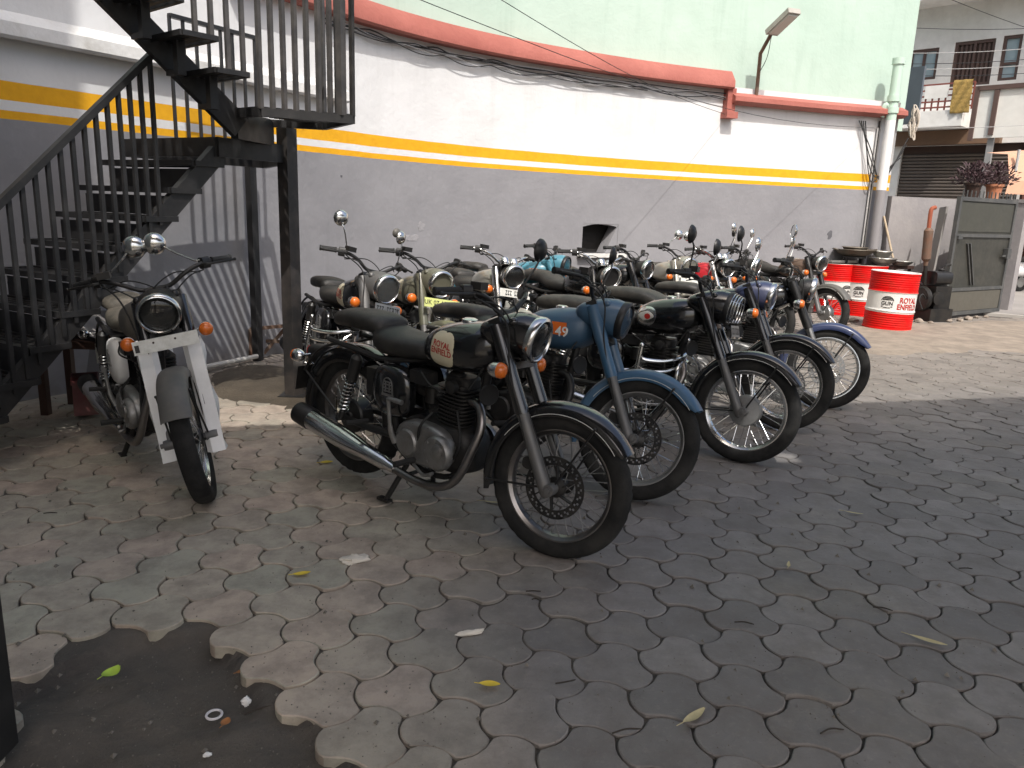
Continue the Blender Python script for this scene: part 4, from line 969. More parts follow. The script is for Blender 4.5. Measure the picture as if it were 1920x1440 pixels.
# ------------------------------------------------------------------ steel stair
m_stair = mat('black_stair_paint', (.009, .009, .0095), .45, dirt=(.13, .12, .115), dirt_amt=.14, dirt_scale=6)
AZ1 = R(29); U1 = Vector((math.sin(AZ1), math.cos(AZ1), 0)); V1 = Vector((math.cos(AZ1), -math.sin(AZ1), 0)); POST = G(552, 743); POST.z = 0
def SP(s, off, z): return POST + U1 * s + V1 * off + Vector((0, 0, z))
stair = empty('metal_staircase', POST, label='black steel staircase with slatted treads and bar railings climbing along the wall', cat_='staircase')
IM = Matrix.Translation(-POST)
def sob(name, mb, par=None, sm=30, mt=None): return ob(name, mb.mesh(name, sm), mt or m_stair, par or stair, (IM if par is None else Matrix.Identity(4)))
sob('post', MB().box(POST + Vector((0, 0, .99)), (.10, .10, 1.98), Matrix.Rotation(-AZ1, 3, 'Z')), mt=mat('post_paint', (.018, .0175, .018), .5, dirt=(.15, .12, .10), dirt_amt=.4, dirt_scale=3))
sob('base_plate', MB().box(POST + Vector((0, 0, .01)), (.2, .2, .02)))
p2 = G(484, 676); sob('post', MB().box(Vector((p2.x, p2.y, .93)), (.07, .07, 1.86), Matrix.Rotation(-AZ1, 3, 'Z')))
TW = .95; nT = 10
zk = lambda k: 1.69 - .1755 * (7 - k); sk = lambda k: -.775 - .189 * (7 - k)
def tread(s, z, w0, w1, run, nsl=4):
    fr = MB(); a = []
    fr.bar(SP(s + .0, w0, z), SP(s + .0, w1, z), .03, .035).bar(SP(s + run, w0, z), SP(s + run, w1, z), .03, .035)
    fr.bar(SP(s, w1, z - .001), SP(s + run, w1, z - .001), .03, .033).bar(SP(s, w0, z - .001), SP(s + run, w0, z - .001), .03, .033)
    t = sob('tread', fr)
    for i in range(nsl):
        u = (i + 1) / (nsl + 1); q = MB().bar(SP(s + run * u, w0, z + .003), SP(s + run * u, w1, z + .003), .033, .012); ob('slat', q.mesh('slat', 0), m_stair, t)
    return t
for k in range(-2, 8):
    z = zk(k); s = sk(k)
    if z < .05: continue
    tread(s - .03, z, -TW, .0, .225)
    if k < 7: sob('riser', MB().bar(SP(s + .195, -TW + .03, z + .08), SP(s + .195, -.05, z + .08), .006, .12))
sob('stringer', MB().bar(SP(sk(-2) , -.03, zk(-2) - .09), SP(sk(8), -.03, zk(8) - .09), .05, .12))
hr0, hr1 = SP(sk(-2), .0, zk(-2) + .92), SP(sk(7) + .35, .0, zk(7) + 1.24 - .0)
hr0 = SP(-2.75, .0, .72); hr1 = SP(-1.06, .0, 2.29)
sob('handrail', MB().bar(hr0, hr1, .045, .035))
for i in range(22):
    s = -2.62 + .0735 * i; zt = hr0.z + (s + 2.75) / 1.69 * (hr1.z - hr0.z); zb = max(.02, zt - .97)
    if s > -.98: break
    sob('baluster', MB().bar(SP(s, .0, zb), SP(s, .0, zt - .01), .022, .022, V1))
# lower landing
Z1 = 1.86
LQ = [(-.62, 0), (.05, 0), (.72, -1.0), (-.62, -TW)]
lp_ = sob('landing', MB().loft([[SP(s, o, z) for s, o in LQ] for z in (Z1 - .10, Z1 - .03)], False))
for a, b in zip(LQ, LQ[1:] + LQ[:1]): ob('landing_beam', MB().bar(SP(*a, Z1 - .06), SP(*b, Z1 - .06), .04, .12).mesh('lb', 30), m_stair, lp_)
for i in range(12):
    t = (i + .5) / 12; s = -.60 + .66 * t * 1.0; ob('slat', MB().bar(SP(s, -.02, Z1 + .002), SP(s + .55 * t * .9, -.96, Z1 + .002), .044, .012).mesh('slat', 0), m_stair, lp_)
# wall-side railing of the lower landing
r0, r1 = SP(-.15, -1.0, Z1 + .92), SP(.66, -1.0, Z1 + .92); sob('handrail', MB().bar(r0, r1, .04, .03))
for i in range(8): p = r0.lerp(r1, i / 7); sob('baluster', MB().bar(p - Vector((0, 0, .94)), p, .02, .02, V1))
# upper landing and flight
Z2 = 2.02
LP2 = [(-1.83, 5.14), (-1.60, 4.97), (-1.09, 5.22), (-1.40, 5.74), (-1.76, 5.66)]
l2 = sob('landing', MB().bar(Vector((*LP2[0], Z2 - .09)), Vector((*LP2[4], Z2 - .09)), .05, .16))
for a, b in zip(LP2[1:], LP2[2:] + LP2[:2]): ob('landing_beam', MB().bar(Vector((*a, Z2 - .02)), Vector((*b, Z2 - .02)), .035, .05).mesh('lb', 30), m_stair, l2)
ob('landing_beam', MB().bar(Vector((*LP2[0], Z2 - .02)), Vector((*LP2[1], Z2 - .02)), .035, .05).mesh('lb', 30), m_stair, l2)
a0, a1, b0_, b1_ = (Vector((*LP2[i], Z2 + .004)) for i in (0, 4, 2, 3)); c0_ = Vector((*LP2[1], Z2 + .004))
for i in range(17):
    t = i / 16; p = (c0_.lerp(b0_, t)); q = (a0.lerp(a1, min(1, t * 1.0))).lerp(b1_, t * .75); ob('slat', MB().bar(p, q, .025, .02).mesh('slat', 0), m_stair, l2)
def rail_posts(p, q, n_, h, w_=.026, thick=()):
    for i in range(n_):
        v = Vector((*p, Z2)).lerp(Vector((*q, Z2)), i / (n_ - 1)); k = 1.8 if i in thick else 1; sob('baluster', MB().bar(v, v + Vector((0, 0, h)), w_ * k, w_ * k, V1), mt=mat('grey_worn_paint', (.045, .043, .043), .5, dirt=(.2, .18, .16), dirt_amt=.35, dirt_scale=7))
rail_posts(LP2[1], LP2[2], 9, 1.0, thick=(7,)); rail_posts(LP2[2], LP2[3], 3, 1.0, thick=())
sob('handrail', MB().bar(Vector((*LP2[1], Z2 + 1.0)), Vector((*LP2[2], Z2 + 1.0)), .04, .03)); sob('handrail', MB().bar(Vector((*LP2[2], Z2 + 1.0)), Vector((*LP2[3], Z2 + 1.0)), .04, .03))
AZ2 = R(40); U2 = Vector((math.sin(AZ2), math.cos(AZ2), 0)); V2 = Vector((math.cos(AZ2), -math.sin(AZ2), 0)); Q0 = Vector((-1.83, 5.14, Z2))
def S2(s, o, z): return Q0 - U2 * s + V2 * o + Vector((0, 0, z))
sob('stringer', MB().bar(S2(-.02, .03, -.10), S2(2.6, .03, -.10 + 2.62 * .82), .05, .15))
for k in range(1, 13):
    s, z = .19 * k - .06, .165 * k; fr = MB()
    for t_ in (0, .2): fr.bar(S2(s + t_, -.10, z), S2(s + t_, .40, z), .025, .03)
    fr.bar(S2(s, .40, z), S2(s + .2, .40, z), .025, .028).bar(S2(s, -.10, z), S2(s + .2, -.10, z), .025, .028)
    t = sob('tread', fr)
    for i in range(3): ob('slat', MB().bar(S2(s + .05 * (i + 1), -.09, z), S2(s + .05 * (i + 1), .39, z), .036, .012).mesh('slat', 0), m_stair, t)
    ob('tread_bracket', MB().bar(S2(s + .1, .16, z - .19), S2(s + .1, .16, z), .05, .05, U2).mesh('tb', 30), m_stair, t); ob('tread_bracket', MB().bar(S2(s + .1, .03, z - .17), S2(s + .1, .17, z - .17), .04, .03).mesh('tb', 30), m_stair, t)
    for dd in (.03, .125): sob('baluster', MB().bar(S2(s + dd, .40, z), S2(s + dd, .40, z + .98), .024, .024, V2), mt=MATS['grey_worn_paint'])
sob('handrail', MB().bar(S2(.0, .40, 1.0), S2(2.6, .40, 3.15), .04, .03))

# ------------------------------------------------------------------ unseen tall block and sheet roof, placed and shaped to shade the yard
m_shade_block = mat('block_render', (.34, .32, .30), .85, bump=.2)
shade_root = empty('shade_block', (-5, -4, 0), label='unseen tall rendered block added to shade the left of the wall', cat_='building')
ob('walls', MB().box((-.95, .45, 5.25), (8.0, 8.9, 10.5)).mesh('w', 0), m_shade_block, shade_root)
ob('parapet', MB().box((-.95, .45, 10.7), (8.2, 9.1, .4)).mesh('w', 0), m_shade_block, shade_root)
can = empty('shade_canopy', (3, 1.5, 0), label='unseen sheet metal roof on steel posts, shaped to shade the yard', cat_='shade_canopy')
m_sheet = mat('corrugated_sheet', (.28, .28, .29), .5, .6, dirt=(.2, .13, .09), dirt_amt=.4); CX0, CX1, CY0, CY1, CZ = -2.05, 11.5, -2.2, 3.0, 4.5
nsh = 14
for i in range(nsh):
    x0 = CX0 + (CX1 - CX0) * i / nsh; x1 = CX0 + (CX1 - CX0) * (i + 1) / nsh + .03; q = MB(); n_ = 24
    V = [(x0 + (x1 - x0) * k / n_ - 3, (yv if yv < 0 else 1.9 + .275 * (x0 + (x1 - x0) * k / n_)) - 1.5, CZ + .02 * math.cos(k * math.pi / 1.5) + .004 * (i % 2) + (.0 if yv > 0 else .25)) for yv in (CY0, CY1) for k in range(n_ + 1)]
    if abs((x0 + x1) / 2 - 2.07) < .5:      # gap left in this sheet to drop a sun patch on the paving
        B_, A_ = V[:n_ + 1], V[n_ + 1:]; lo = [(b[0], -.42, b[2] - .12) for b in B_]; hi = [(b[0], -.14, b[2] + .10) for b in A_]
        for P0, P1 in ((B_, lo), (hi, A_)): q.add(P0 + P1, [(k, k + 1, n_ + 2 + k, n_ + 1 + k) for k in range(n_)])
        q.add(lo + hi, [(k, k + 1, n_ + 2 + k, n_ + 1 + k) for k in range(n_) if k < 9 or k > 19]); ob('roof_sheet', q.mesh('rs', 60), m_sheet, can); continue
    q.add(V, [(k, k + 1, n_ + 2 + k, n_ + 1 + k) for k in range(n_)]); ob('roof_sheet', q.mesh('rs', 60), m_sheet, can)
for yv in (CY0, -1.2, 0, 1.2): ob('purlin', MB().bar((CX0 - 3, yv - 1.5, CZ - .07 + .25 * (CY1 - yv) / (CY1 - CY0)), (CX1 - 3, yv - 1.5, CZ - .07 + .25 * (CY1 - yv) / (CY1 - CY0)), .06, .08).mesh('p', 30), m_stair, can)
pc = G(-16, 1412); ob('canopy_post', MB().box((pc.x - 3, pc.y - 1.5, 2.22), (.09, .09, 4.44)).mesh('p', 30), m_stair, can)
ob('canopy_post', MB().box((11.3 - 3, 4.8 - 1.5, 2.22), (.09, .09, 4.44)).mesh('p', 30), m_stair, can); ob('canopy_post', MB().box((5.5 - 3, -2.1 - 1.5, 2.32), (.09, .09, 4.64)).mesh('p', 30), m_stair, can)

# ------------------------------------------------------------------ drums and pans
m_drum = mat('red_drum_paint', (.58, .003, .003), .5, spec=.15, dirt=(.20, .045, .025), dirt_amt=.45, dirt_scale=8); m_drumw = mat('white_drum_band', (.68, .67, .64), .4, dirt=(.4, .36, .3), dirt_amt=.3, dirt_scale=6); m_drumb = mat('blue_drum_paint', (.02, .08, .36), .4)
m_lid = mat('drum_lid', (.30, .27, .25), .5, .5, dirt=(.2, .12, .08), dirt_amt=.6)
DR, DH = .315, .79
def drum_prof(z0, z1):
    n_ = 46; out = []
    for i in range(n_ + 1):
        z_ = z0 + (z1 - z0) * i / n_; u = z_ / DH; r_ = DR
        for c in (.335, .665): r_ += .010 * math.exp(-((u - c) / .014) ** 2)
        for a, b in ((.06, .27), (.73, .94), (.40, .60)):
            if a < u < b: r_ += .0028 * math.sin((u - a) * 2 * math.pi / .038) * (0 if a == .40 else 1)
        if u < .03 or u > .97: r_ += .006
        out.append((r_, z_))
    return out
DM = {'low': MB().lathe(drum_prof(0, DH * .30), None, 48).mesh('d', 40), 'mid': MB().lathe(drum_prof(DH * .30, DH * .665), None, 48).mesh('d', 40), 'up': MB().lathe(drum_prof(DH * .665, DH), None, 48).mesh('d', 40),
      'lid': MB().lathe([(DR + .006, DH), (DR + .002, DH + .008), (DR - .008, DH + .004), (DR - .012, DH - .014), (0, DH - .014)], None, 48).lathe([(.03, DH - .014), (.03, DH + .002), (0, DH + .002)], Matrix.Translation(Vector((.2, 0, 0))), 16).mesh('l', 40)}
def wrap(V, ang, zc, r_=DR + .004): return [Vector((r_ * math.sin(v.x / DR + ang), -r_ * math.cos(v.x / DR + ang), zc + v.y)) for v in V]
V, Fc = text_geo('ROYAL\nENFIELD', .105, .003, .8); 
def dtext(ang): return flat_mesh(wrap(V, ang, DH * .475), Fc)
ev, ef = [], []
def equad(x0, y0, x1, y1, n_=6):
    o = len(ev)
    for i in range(n_ + 1):
        u = i / n_; ev.extend([Vector((x0 + (x1 - x0) * u, y0, 0)), Vector((x0 + (x1 - x0) * u, y1, 0))])
    for i in range(n_): ef.append((o + 2 * i, o + 2 * i + 2, o + 2 * i + 3, o + 2 * i + 1))
for w_, y0, y1 in ((.03, .078, .088), (.052, .058, .070), (.064, .036, .050), (.045, -.072, -.064)): equad(-w_, y0, w_, y1)
for sx in (-1, 1):
    o = len(ev); n_ = 10
    for i in range(n_ + 1):
        a = R(20 + 50 * i / n_); 
        for r_ in (.082, .092): ev.append(Vector((sx * r_ * math.cos(a) * .95, r_ * math.sin(a), 0)))
    ef.extend([(o + 2 * i, o + 2 * i + 2, o + 2 * i + 3, o + 2 * i + 1) for i in range(n_)]); equad(sx * .06 - .012, -.058, sx * .06 + .012, -.048)
V2_, F2_ = text_geo('GUN', .07, .0015, .95); o = len(ev); ev += [v + Vector((0, -.012, 0)) for v in V2_]; ef += [tuple(i + o for i in f) for f in F2_]
def demblem(ang): return flat_mesh(wrap(ev, ang, DH * .48), ef)
def drum(px, py, label, rot=0, tilt=0, emb=None, txt=None, blue=False, scale=1.0, group='drums by the wall'):
    g0 = G(px, py); d = Vector((g0.x, g0.y, 0)).normalized(); loc = g0 + d * DR * scale
    t = empty('oil_drum', M=Matrix.Translation(loc) @ Matrix.Rotation(R(tilt), 4, 'Y') @ Matrix.Rotation(R(rot), 4, 'Z') @ Matrix.Scale(scale, 4), label=label, cat_='drum', group=group)
    for k_ in ('low', 'mid', 'up'): ob({'low': 'lower_shell', 'mid': 'middle_band', 'up': 'upper_shell'}[k_], DM[k_], m_drumb if blue else (m_drumw if k_ == 'mid' else m_drum), t)
    ob('lid', DM['lid'], m_drumb if blue else (m_lid if emb is None or tilt == 0 else m_drumw), t)
    if emb is not None: ob('emblem', demblem(R(emb)), m_ink, t)
    if txt is not None: ob('lettering', dtext(R(txt)), m_redink, t)
    return t, loc
d1, l1 = drum(1661, 620, 'red and white drum standing in front, with black emblem and ROYAL ENFIELD lettering', tilt=2, emb=-34, txt=18)
d2, l2_ = drum(1612, 594, 'red and white drum under the wide metal pans, emblem on its band', emb=-36, rot=0)
d3, l3 = drum(1562, 590, 'red and white drum under the grey tray, its emblem turned to the right', emb=6, rot=0)
d4, l4 = drum(1518, 575, 'red and white drum half hidden behind the brown-tanked motorcycle', emb=None, txt=-20)
d5, l5 = drum(1468, 566, 'blue drum standing behind the dark motorcycles', blue=True)
m_pan = mat('blackened_steel', (.16, .145, .12), .5, .7, dirt=(.2, .13, .08), dirt_amt=.5); m_alp = mat('worn_aluminium', (.42, .41, .38), .4, .85, dirt=(.2, .18, .15), dirt_amt=.4)
def pan(loc, r_, h, label, mt, handles=True, deep=True):
    t = empty('pan', loc, random.random() * 3, label, 'pan', None)
    ob('bowl', MB().lathe([(0, 0), (r_ * .55, .004), (r_ * .85, h * .5), (r_, h), (r_ + .015, h + .004), (r_ + .012, h + .010), (r_ - .006, h + .004), (r_ * .83, h * .55), (r_ * .5, .012), (0, .010)], None, 36).mesh('b', 40), mt, t)
    if handles:
        for sd in (-1, 1): ob('handle', MB().tube(cat([(sd * r_, -.05, h * .9), (sd * (r_ + .05), -.04, h + .01), (sd * (r_ + .05), .04, h + .01), (sd * r_, .05, h * .9)], 4), .007, 7).mesh('h'), mt, t)
    return t
top = Vector((0, 0, DH))
st = empty('burner_stand', l2_.lerp(l3, .5) + top + Vector((0, 0, .0)), label='low black stand carrying the widest pan on the drums', cat_='stand')
ob('ring', MB().lathe([(.16, .10), (.18, .10), (.18, .125), (.16, .125), (.16, .10)], None, 24).mesh('r', 30), m_stair, st)
for k in range(4): a = k * math.pi / 2 + .5; ob('leg', MB().bar((.17 * math.cos(a), .17 * math.sin(a), .01), (.165 * math.cos(a), .165 * math.sin(a), .105), .03, .03).mesh('l', 30), m_stair, st)
pan(l2_.lerp(l3, .5) + top + Vector((0, 0, .128)), .30, .10, 'wide blackened frying pan on the stand above two drums', m_pan)
pan(l2_.lerp(l3, .5) + top + Vector((0, 0, .19)), .19, .07, 'small steel dish lying inside the widest pan', m_pan, False)
pan(l2_ + top + Vector((.24, -.02, .02)), .20, .09, 'dull aluminium bowl on the drum edge beside the stand', m_alp)
pan(l2_ + top + Vector((.22, .0, .115)), .15, .10, 'upturned-looking grey cooking pot on the aluminium bowl', m_alp, False)
pan(l2_ + top + Vector((.58, .1, .0)), .18, .07, 'pale shallow pan furthest right on the drums', m_alp, False)
pan(l5 + top + Vector((.0, 0, .02)), .24, .11, 'deep steel pan on the blue drum', m_pan)
tr = empty('metal_tray', l3 + top + Vector((-.05, 0, .025)), .3, 'flat grey tray on the drum left of the stand', 'tray')
ob('tray_base', MB().box((0, 0, 0), (.46, .34, .008)).mesh('t', 30), m_alp, tr)
for sx, sy, lx, ly in ((0, .17, .46, .008), (0, -.17, .46, .008), (.23, 0, .008, .34), (-.23, 0, .008, .34)): ob('tray_rim', MB().box((sx, sy, .018), (lx, ly, .03)).mesh('t', 30), m_alp, tr)
sp_b = l2_ + Vector((.50, .35, 0)); q = MB().box((0, 0, DH - .03), (.62, .5, .05)).mesh('b', 30)
tb = empty('side_shelf', sp_b, .5, 'dark board shelf behind the drums carrying a pale pan', 'shelf'); ob('board', q, mat('dark_board', (.05, .025, .02), .7), tb)
for sx in (-.27, .27):
    for sy in (-.2, .2): ob('leg', MB().box((sx, sy, (DH - .055) / 2), (.04, .04, DH - .055)).mesh('l', 30), m_stair, tb)

# ------------------------------------------------------------------ low gate wall, gate, engine
m_low = mat('grey_gate_wall', (.25, .235, .235), .85, dirt=(.36, .34, .32), dirt_amt=.5, dirt_scale=2, bump=.4, bs=20)
e_ = on_wall(s_end)[0]; td = (WP[-1] - WP[-3]).normalized(); lw1 = PL(1806, 560, e_ + Vector((-.05, .1, 0)), (td.y, -td.x, 0)); lw1.z = 0; lw0 = e_ + Vector((0, .06, 0)) + td * .02
lwz = PL(1740, 371, e_, (td.y, -td.x, 0)).z
lw = ob('gate_wall', MB().bar(lw0 + Vector((0, 0, lwz / 2)), lw1 + Vector((0, 0, lwz / 2)), .22, lwz).mesh('lw', 30), m_low); tag(lw, 'low pale grey wall between the drain pipe and the gate', 'wall')
g0, g1 = G(1762, 599), G(1869, 589); gd = (g1 - g0); gl = gd.length; ga = math.atan2(gd.y, gd.x); gh = 1.83
m_gate = mat('weathered_green_gate', (.045, .045, .038), .55, .35, dirt=(.085, .078, .064), dirt_amt=.6, dirt_scale=3, bump=.15, bs=30); m_gated = mat('gate_frame_grey', (.07, .073, .073), .5, .3, dirt=(.2, .19, .17), dirt_amt=.4)
gate = empty('iron_gate', Vector((g0.x, g0.y, 0)), ga, 'open sheet-iron gate leaf with raised ribs, leaning by the low wall', 'gate')
ob('sheet', MB().box((gl / 2, 0, .06 + gh / 2), (gl - .06, .012, gh - .04)).mesh('s', 0), m_gate, gate)
for x in (.03, gl - .03): ob('stile', MB().box((x, 0, .05 + gh / 2), (.06, .06, gh)).mesh('f', 30), m_gated, gate)
for z_, h_ in ((.08, .06), (.46, .05), (1.30, .05), (gh + .02, .06)): ob('rail', MB().box((gl / 2, -.004, z_), (gl - .12, .056, h_)).mesh('r', 30), m_gated, gate)
ob('lower_panel', MB().box((gl / 2, -.012, .27), (gl - .13, .014, .31)).mesh('r', 30), mat('gate_panel_tan', (.10, .093, .075), .6, .2, dirt=(.1, .09, .07), dirt_amt=.6), gate)
for k in range(2): ob('rib', MB().bar((.42 + .09 * k, -.02, 1.18), (.72 + .09 * k, -.02, .52), .02, .03, (0, 1, 0)).mesh('r', 30), m_gated, gate)
ob('top_panel', MB().box((gl / 2, -.010, 1.58), (gl - .16, .012, .44)).mesh('tp', 30), mat('gate_top_panel', (.06, .06, .05), .55, .3, dirt=(.08, .08, .06), dirt_amt=.5), gate)
ob('latch', MB().box((gl - .12, -.05, 1.02), (.12, .07, .16)).box((gl - .2, -.05, .98), (.18, .03, .03)).mesh('lt', 30), m_gated, gate); ob('hasp', MB().box((.12, -.04, 1.27), (.12, .04, .05)).mesh('ha', 30), m_gated, gate)
for k in range(14): x = .10 + (gl - .2) * k / 13; ob('spike', MB().bar((x, 0, gh + .04), (x, 0, gh + .15), .014, .014, (1, 0, 0)).mesh('sp', 0), m_gated, gate)
pl0 = PL(1882, 575, g1 + Vector((.25, .5, 0)), (gd.y, -gd.x, 0)); pw = empty('gate_pillar', Vector((pl0.x, pl0.y, 0)), ga, 'grey plastered pillar right of the iron gate', 'pillar')
ob('shaft', MB().box((0, 0, .93), (.16, .22, 1.86)).mesh('s', 30), m_low, pw); ob('cap', MB().box((0, 0, 1.89), (.20, .26, .06)).mesh('c', 30), m_low, pw)
# engine by the gate
eb = G(1764, 603); eb.z = 0; dv = Vector((eb.x, eb.y, 0)).normalized(); eb = eb - dv * .0 + Vector((-.12, .1, 0)); m_oil = mat('oily_black_iron', (.012, .012, .012), .45, .3, dirt=(.1, .08, .06), dirt_amt=.3)
en = empty('pump_engine', eb, .3, 'black oily pump engine with upright rusty exhaust beside the gate', 'engine')
ob('base', MB().box((0, 0, .10), (.42, .40, .20)).mesh('b', 30), m_oil, en)
ob('block', MB().box((.02, 0, .36), (.30, .32, .36)).lathe([(.10, 0), (.10, .05), (0, .06)], AX((-.10, -.16, .36), (0, -1, 0)), 20).mesh('b', 30), m_oil, en)
ob('flywheel', MB().lathe([(0, -.04), (.17, -.04), (.19, -.02), (.19, .02), (.17, .04), (0, .04)], AX((-.22, 0, .34), (1, 0, 0)), 28).mesh('f', 30), m_oil, en)
ob('tank', MB().loft([[(x_, y_ * 1.0, .66 + z_) for y_, z_ in sup(.16, .10, .10, 4, 20)] for x_ in (-.14, .16)]).mesh('t', 40), m_blackm, en)
for k in range(6): ob('fin', MB().box((-.04, 0, .56 + .022 * k), (.20, .22, .008)).mesh('f', 30), m_oil, en)
ob('filler', MB().lathe([(.04, 0), (.05, .03), (.03, .05), (0, .05)], Matrix.Translation(Vector((.08, 0, .75))), 14).tube(cat([(.12, 0, .74), (.16, 0, .84), (.22, -.02, .86)], 3), .02, 8).mesh('f', 30), m_oil, en)
ob('exhaust_pipe', MB().tube([(-.20, 0, .55), (-.22, 0, .70), (-.24, 0, .86)], .028, 10).mesh('p'), m_oil, en)
ob('muffler', MB().tube([(-.24, 0, .84), (-.245, 0, .90), (-.25, 0, .94), (-.28, 0, 1.36), (-.285, 0, 1.40)], [.03, .035, .065, .065, .035], 16).mesh('p', 30), m_rust, en)
ob('tail_pipe', MB().tube(cat([(-.285, 0, 1.39), (-.295, 0, 1.60), (-.28, 0, 1.68), (-.22, 0, 1.70)], 4), .03, 10).mesh('p'), mat('rust_red', (.30, .085, .045), .8, .2), en)
ob('hose', MB().tube(cat([(-.2, -.1, .3), (-.36, -.15, .42), (-.42, -.16, .34), (-.36, -.18, .2)], 5), .012, 8).mesh('h'), m_grip, en)
pr = G(1770, 590); tag(ob('leaning_plank', MB().bar(eb + Vector((.05, .35, .02)), eb + Vector((.22, .5, 1.72)), .20, .03, (1, 0, 0)).mesh('pl', 30), mat('grey_plank', (.22, .21, .20), .8, bump=.3)), 'grey plank leaning against the low wall behind the engine', 'plank')
s0 = PL(1690, 560, e_ + Vector((.2, -.3, 0)), (td.y, -td.x, 0)); s1 = PL(1657, 405, e_ + Vector((0, -.02, 0)), (td.y, -td.x, 0)); s0.z = max(.0, s0.z)
tag(ob('leaning_stick', MB().tube([s0, s0.lerp(s1, .5) + Vector((0, 0, .01)), s1], .018, 8).mesh('st'), mat('pale_wood', (.45, .36, .25), .7)), 'pale wooden stick leaning on the low wall by the drain pipe', 'stick')
bg_ = G(1728, 600); bag = MB().loft([[(bg_.x + x_ * k, bg_.y + .1 + y_ * k, z_) for x_, y_ in sup(.10, .08, .08, 2, 14)] for k, z_ in ((.7, 0), (1, .06), (.95, .16), (.7, .24), (.3, .28))])
tag(ob('plastic_bag', bag.mesh('bag', 60), mat('printed_bag', (.42, .10, .06), .4, var=.8, vs_=14, dirt=(.2, .42, .2), dirt_amt=.9, dirt_scale=9)), 'crumpled red and green plastic bag between the front drum and the engine', 'bag')
# rubble
m_stone = mat('broken_brick', (.22, .18, .145), .9, var=.3, dirt=(.4, .36, .3), dirt_amt=.5, bump=.5, bs=30); random.seed(9)
def stone(p, r_, nm='stone', mt=None, label='broken brick lump lying along the foot of the gate wall', group='rubble by the gate wall'):
    m = MB().sphere((0, 0, 0), r_, 9, 6); sd = random.random() * 99
    for v in m.v: k = 1 + .55 * noise.noise(v * (1.6 / r_) + Vector((sd, 0, 0))); v *= k; v.z *= .6
    o = ob(nm, m.mesh('st', 40), mt or m_stone); o.location = (p.x, p.y, r_ * .35); o.rotation_euler = (0, 0, random.random() * 6); tag(o, label, 'stone', group)
for px, py, r_ in ((1600, 604, .10), (1632, 612, .06), (1590, 610, .05), (1722, 604, .09), (1735, 600, .07), (1745, 607, .06), (1778, 604, .08), (1800, 602, .07), (1815, 600, .09), (1830, 597, .07), (1705, 600, .06), (1560, 612, .05), (1848, 596, .06)): stone(G(px, py), r_ * .7)

# ------------------------------------------------------------------ street front across the road
FP = Vector((11.6, 20.5, 0)); FD = Vector((.7071, -.7071, 0)); FN = Vector((-.7071, -.7071, 0))
def FX(px, py, off=0.0):
    P_ = PL(px, py, FP + FN * off, FN); return (P_ - FP).dot(FD), P_.z
FM = Matrix.Translation(FP) @ Matrix((FD, -FN, Vector((0, 0, 1)))).transposed().to_4x4()     # local x along the front, -y towards the yard
hs = empty('street_house', M=FM, label='white house across the street with roller shutters, balcony and dark windows', cat_='building')
m_hw = mat('house_white', (.74, .73, .70), .85, dirt=(.42, .40, .36), dirt_amt=.5, dirt_scale=1.2, bump=.2, bs=15); m_glass = mat('window_glass', (.30, .38, .42), .08, spec=.9); m_wdark = mat('dark_wood', (.045, .022, .015), .6); m_wfr = mat('window_frame', (.09, .055, .045), .6)
rects = {'w1': (1704, 92, 1757, 150), 'd': (1786, 76, 1861, 160), 'w2': (1876, 66, 1912, 150), 's1': (1676, 275, 1835, 500), 's2': (1838, 268, 1905, 480)}
def rc(k, off=0):
    x0, y0, x1, y1 = rects[k]; ym = (y0 + y1) / 2; xm = (x0 + x1) / 2; return FX(x0, ym, off)[0], FX(x1, ym, off)[0], FX(xm, y1, off)[1], FX(xm, y0, off)[1]
RC = {k: rc(k) for k in rects}
RC['s1'] = (RC['s1'][0], RC['s1'][1], .05, FX(1756, 273)[1]); RC['s2'] = (RC['s2'][0], RC['s2'][1], .05, FX(1870, 268)[1])
xs = sorted(set([-9.0, 9.0] + [v for r_ in RC.values() for v in r_[:2]])); zs2 = sorted(set([0.0, 9.5] + [v for r_ in RC.values() for v in r_[2:]]))
m = MB()
for i in range(len(xs) - 1):
    for j in range(len(zs2) - 1):
        cx, cz = (xs[i] + xs[i + 1]) / 2, (zs2[j] + zs2[j + 1]) / 2
        if any(r_[0] < cx < r_[1] and r_[2] < cz < r_[3] for r_ in RC.values()): continue
        m.add([(xs[i], 0, zs2[j]), (xs[i + 1], 0, zs2[j]), (xs[i + 1], 0, zs2[j + 1]), (xs[i], 0, zs2[j + 1])], [(0, 1, 2, 3)])
for r_ in RC.values():
    x0, x1, z0, z1 = r_; m.add([(x0, 0, z0), (x1, 0, z0), (x1, 0, z1), (x0, 0, z1), (x0, .14, z0), (x1, .14, z0), (x1, .14, z1), (x0, .14, z1)], [(0, 1, 5, 4), (1, 2, 6, 5), (2, 3, 7, 6), (3, 0, 4, 7)])
m.add([(-9, 6, 0), (9, 6, 0), (9, 6, 9.5), (-9, 6, 9.5), (-9, 0, 0), (9, 0, 0), (9, 0, 9.5), (-9, 0, 9.5)], [(0, 1, 2, 3), (0, 3, 7, 4), (1, 5, 6, 2), (3, 2, 6, 7)])
ob('wall', m.mesh('hw', 0), m_hw, hs)
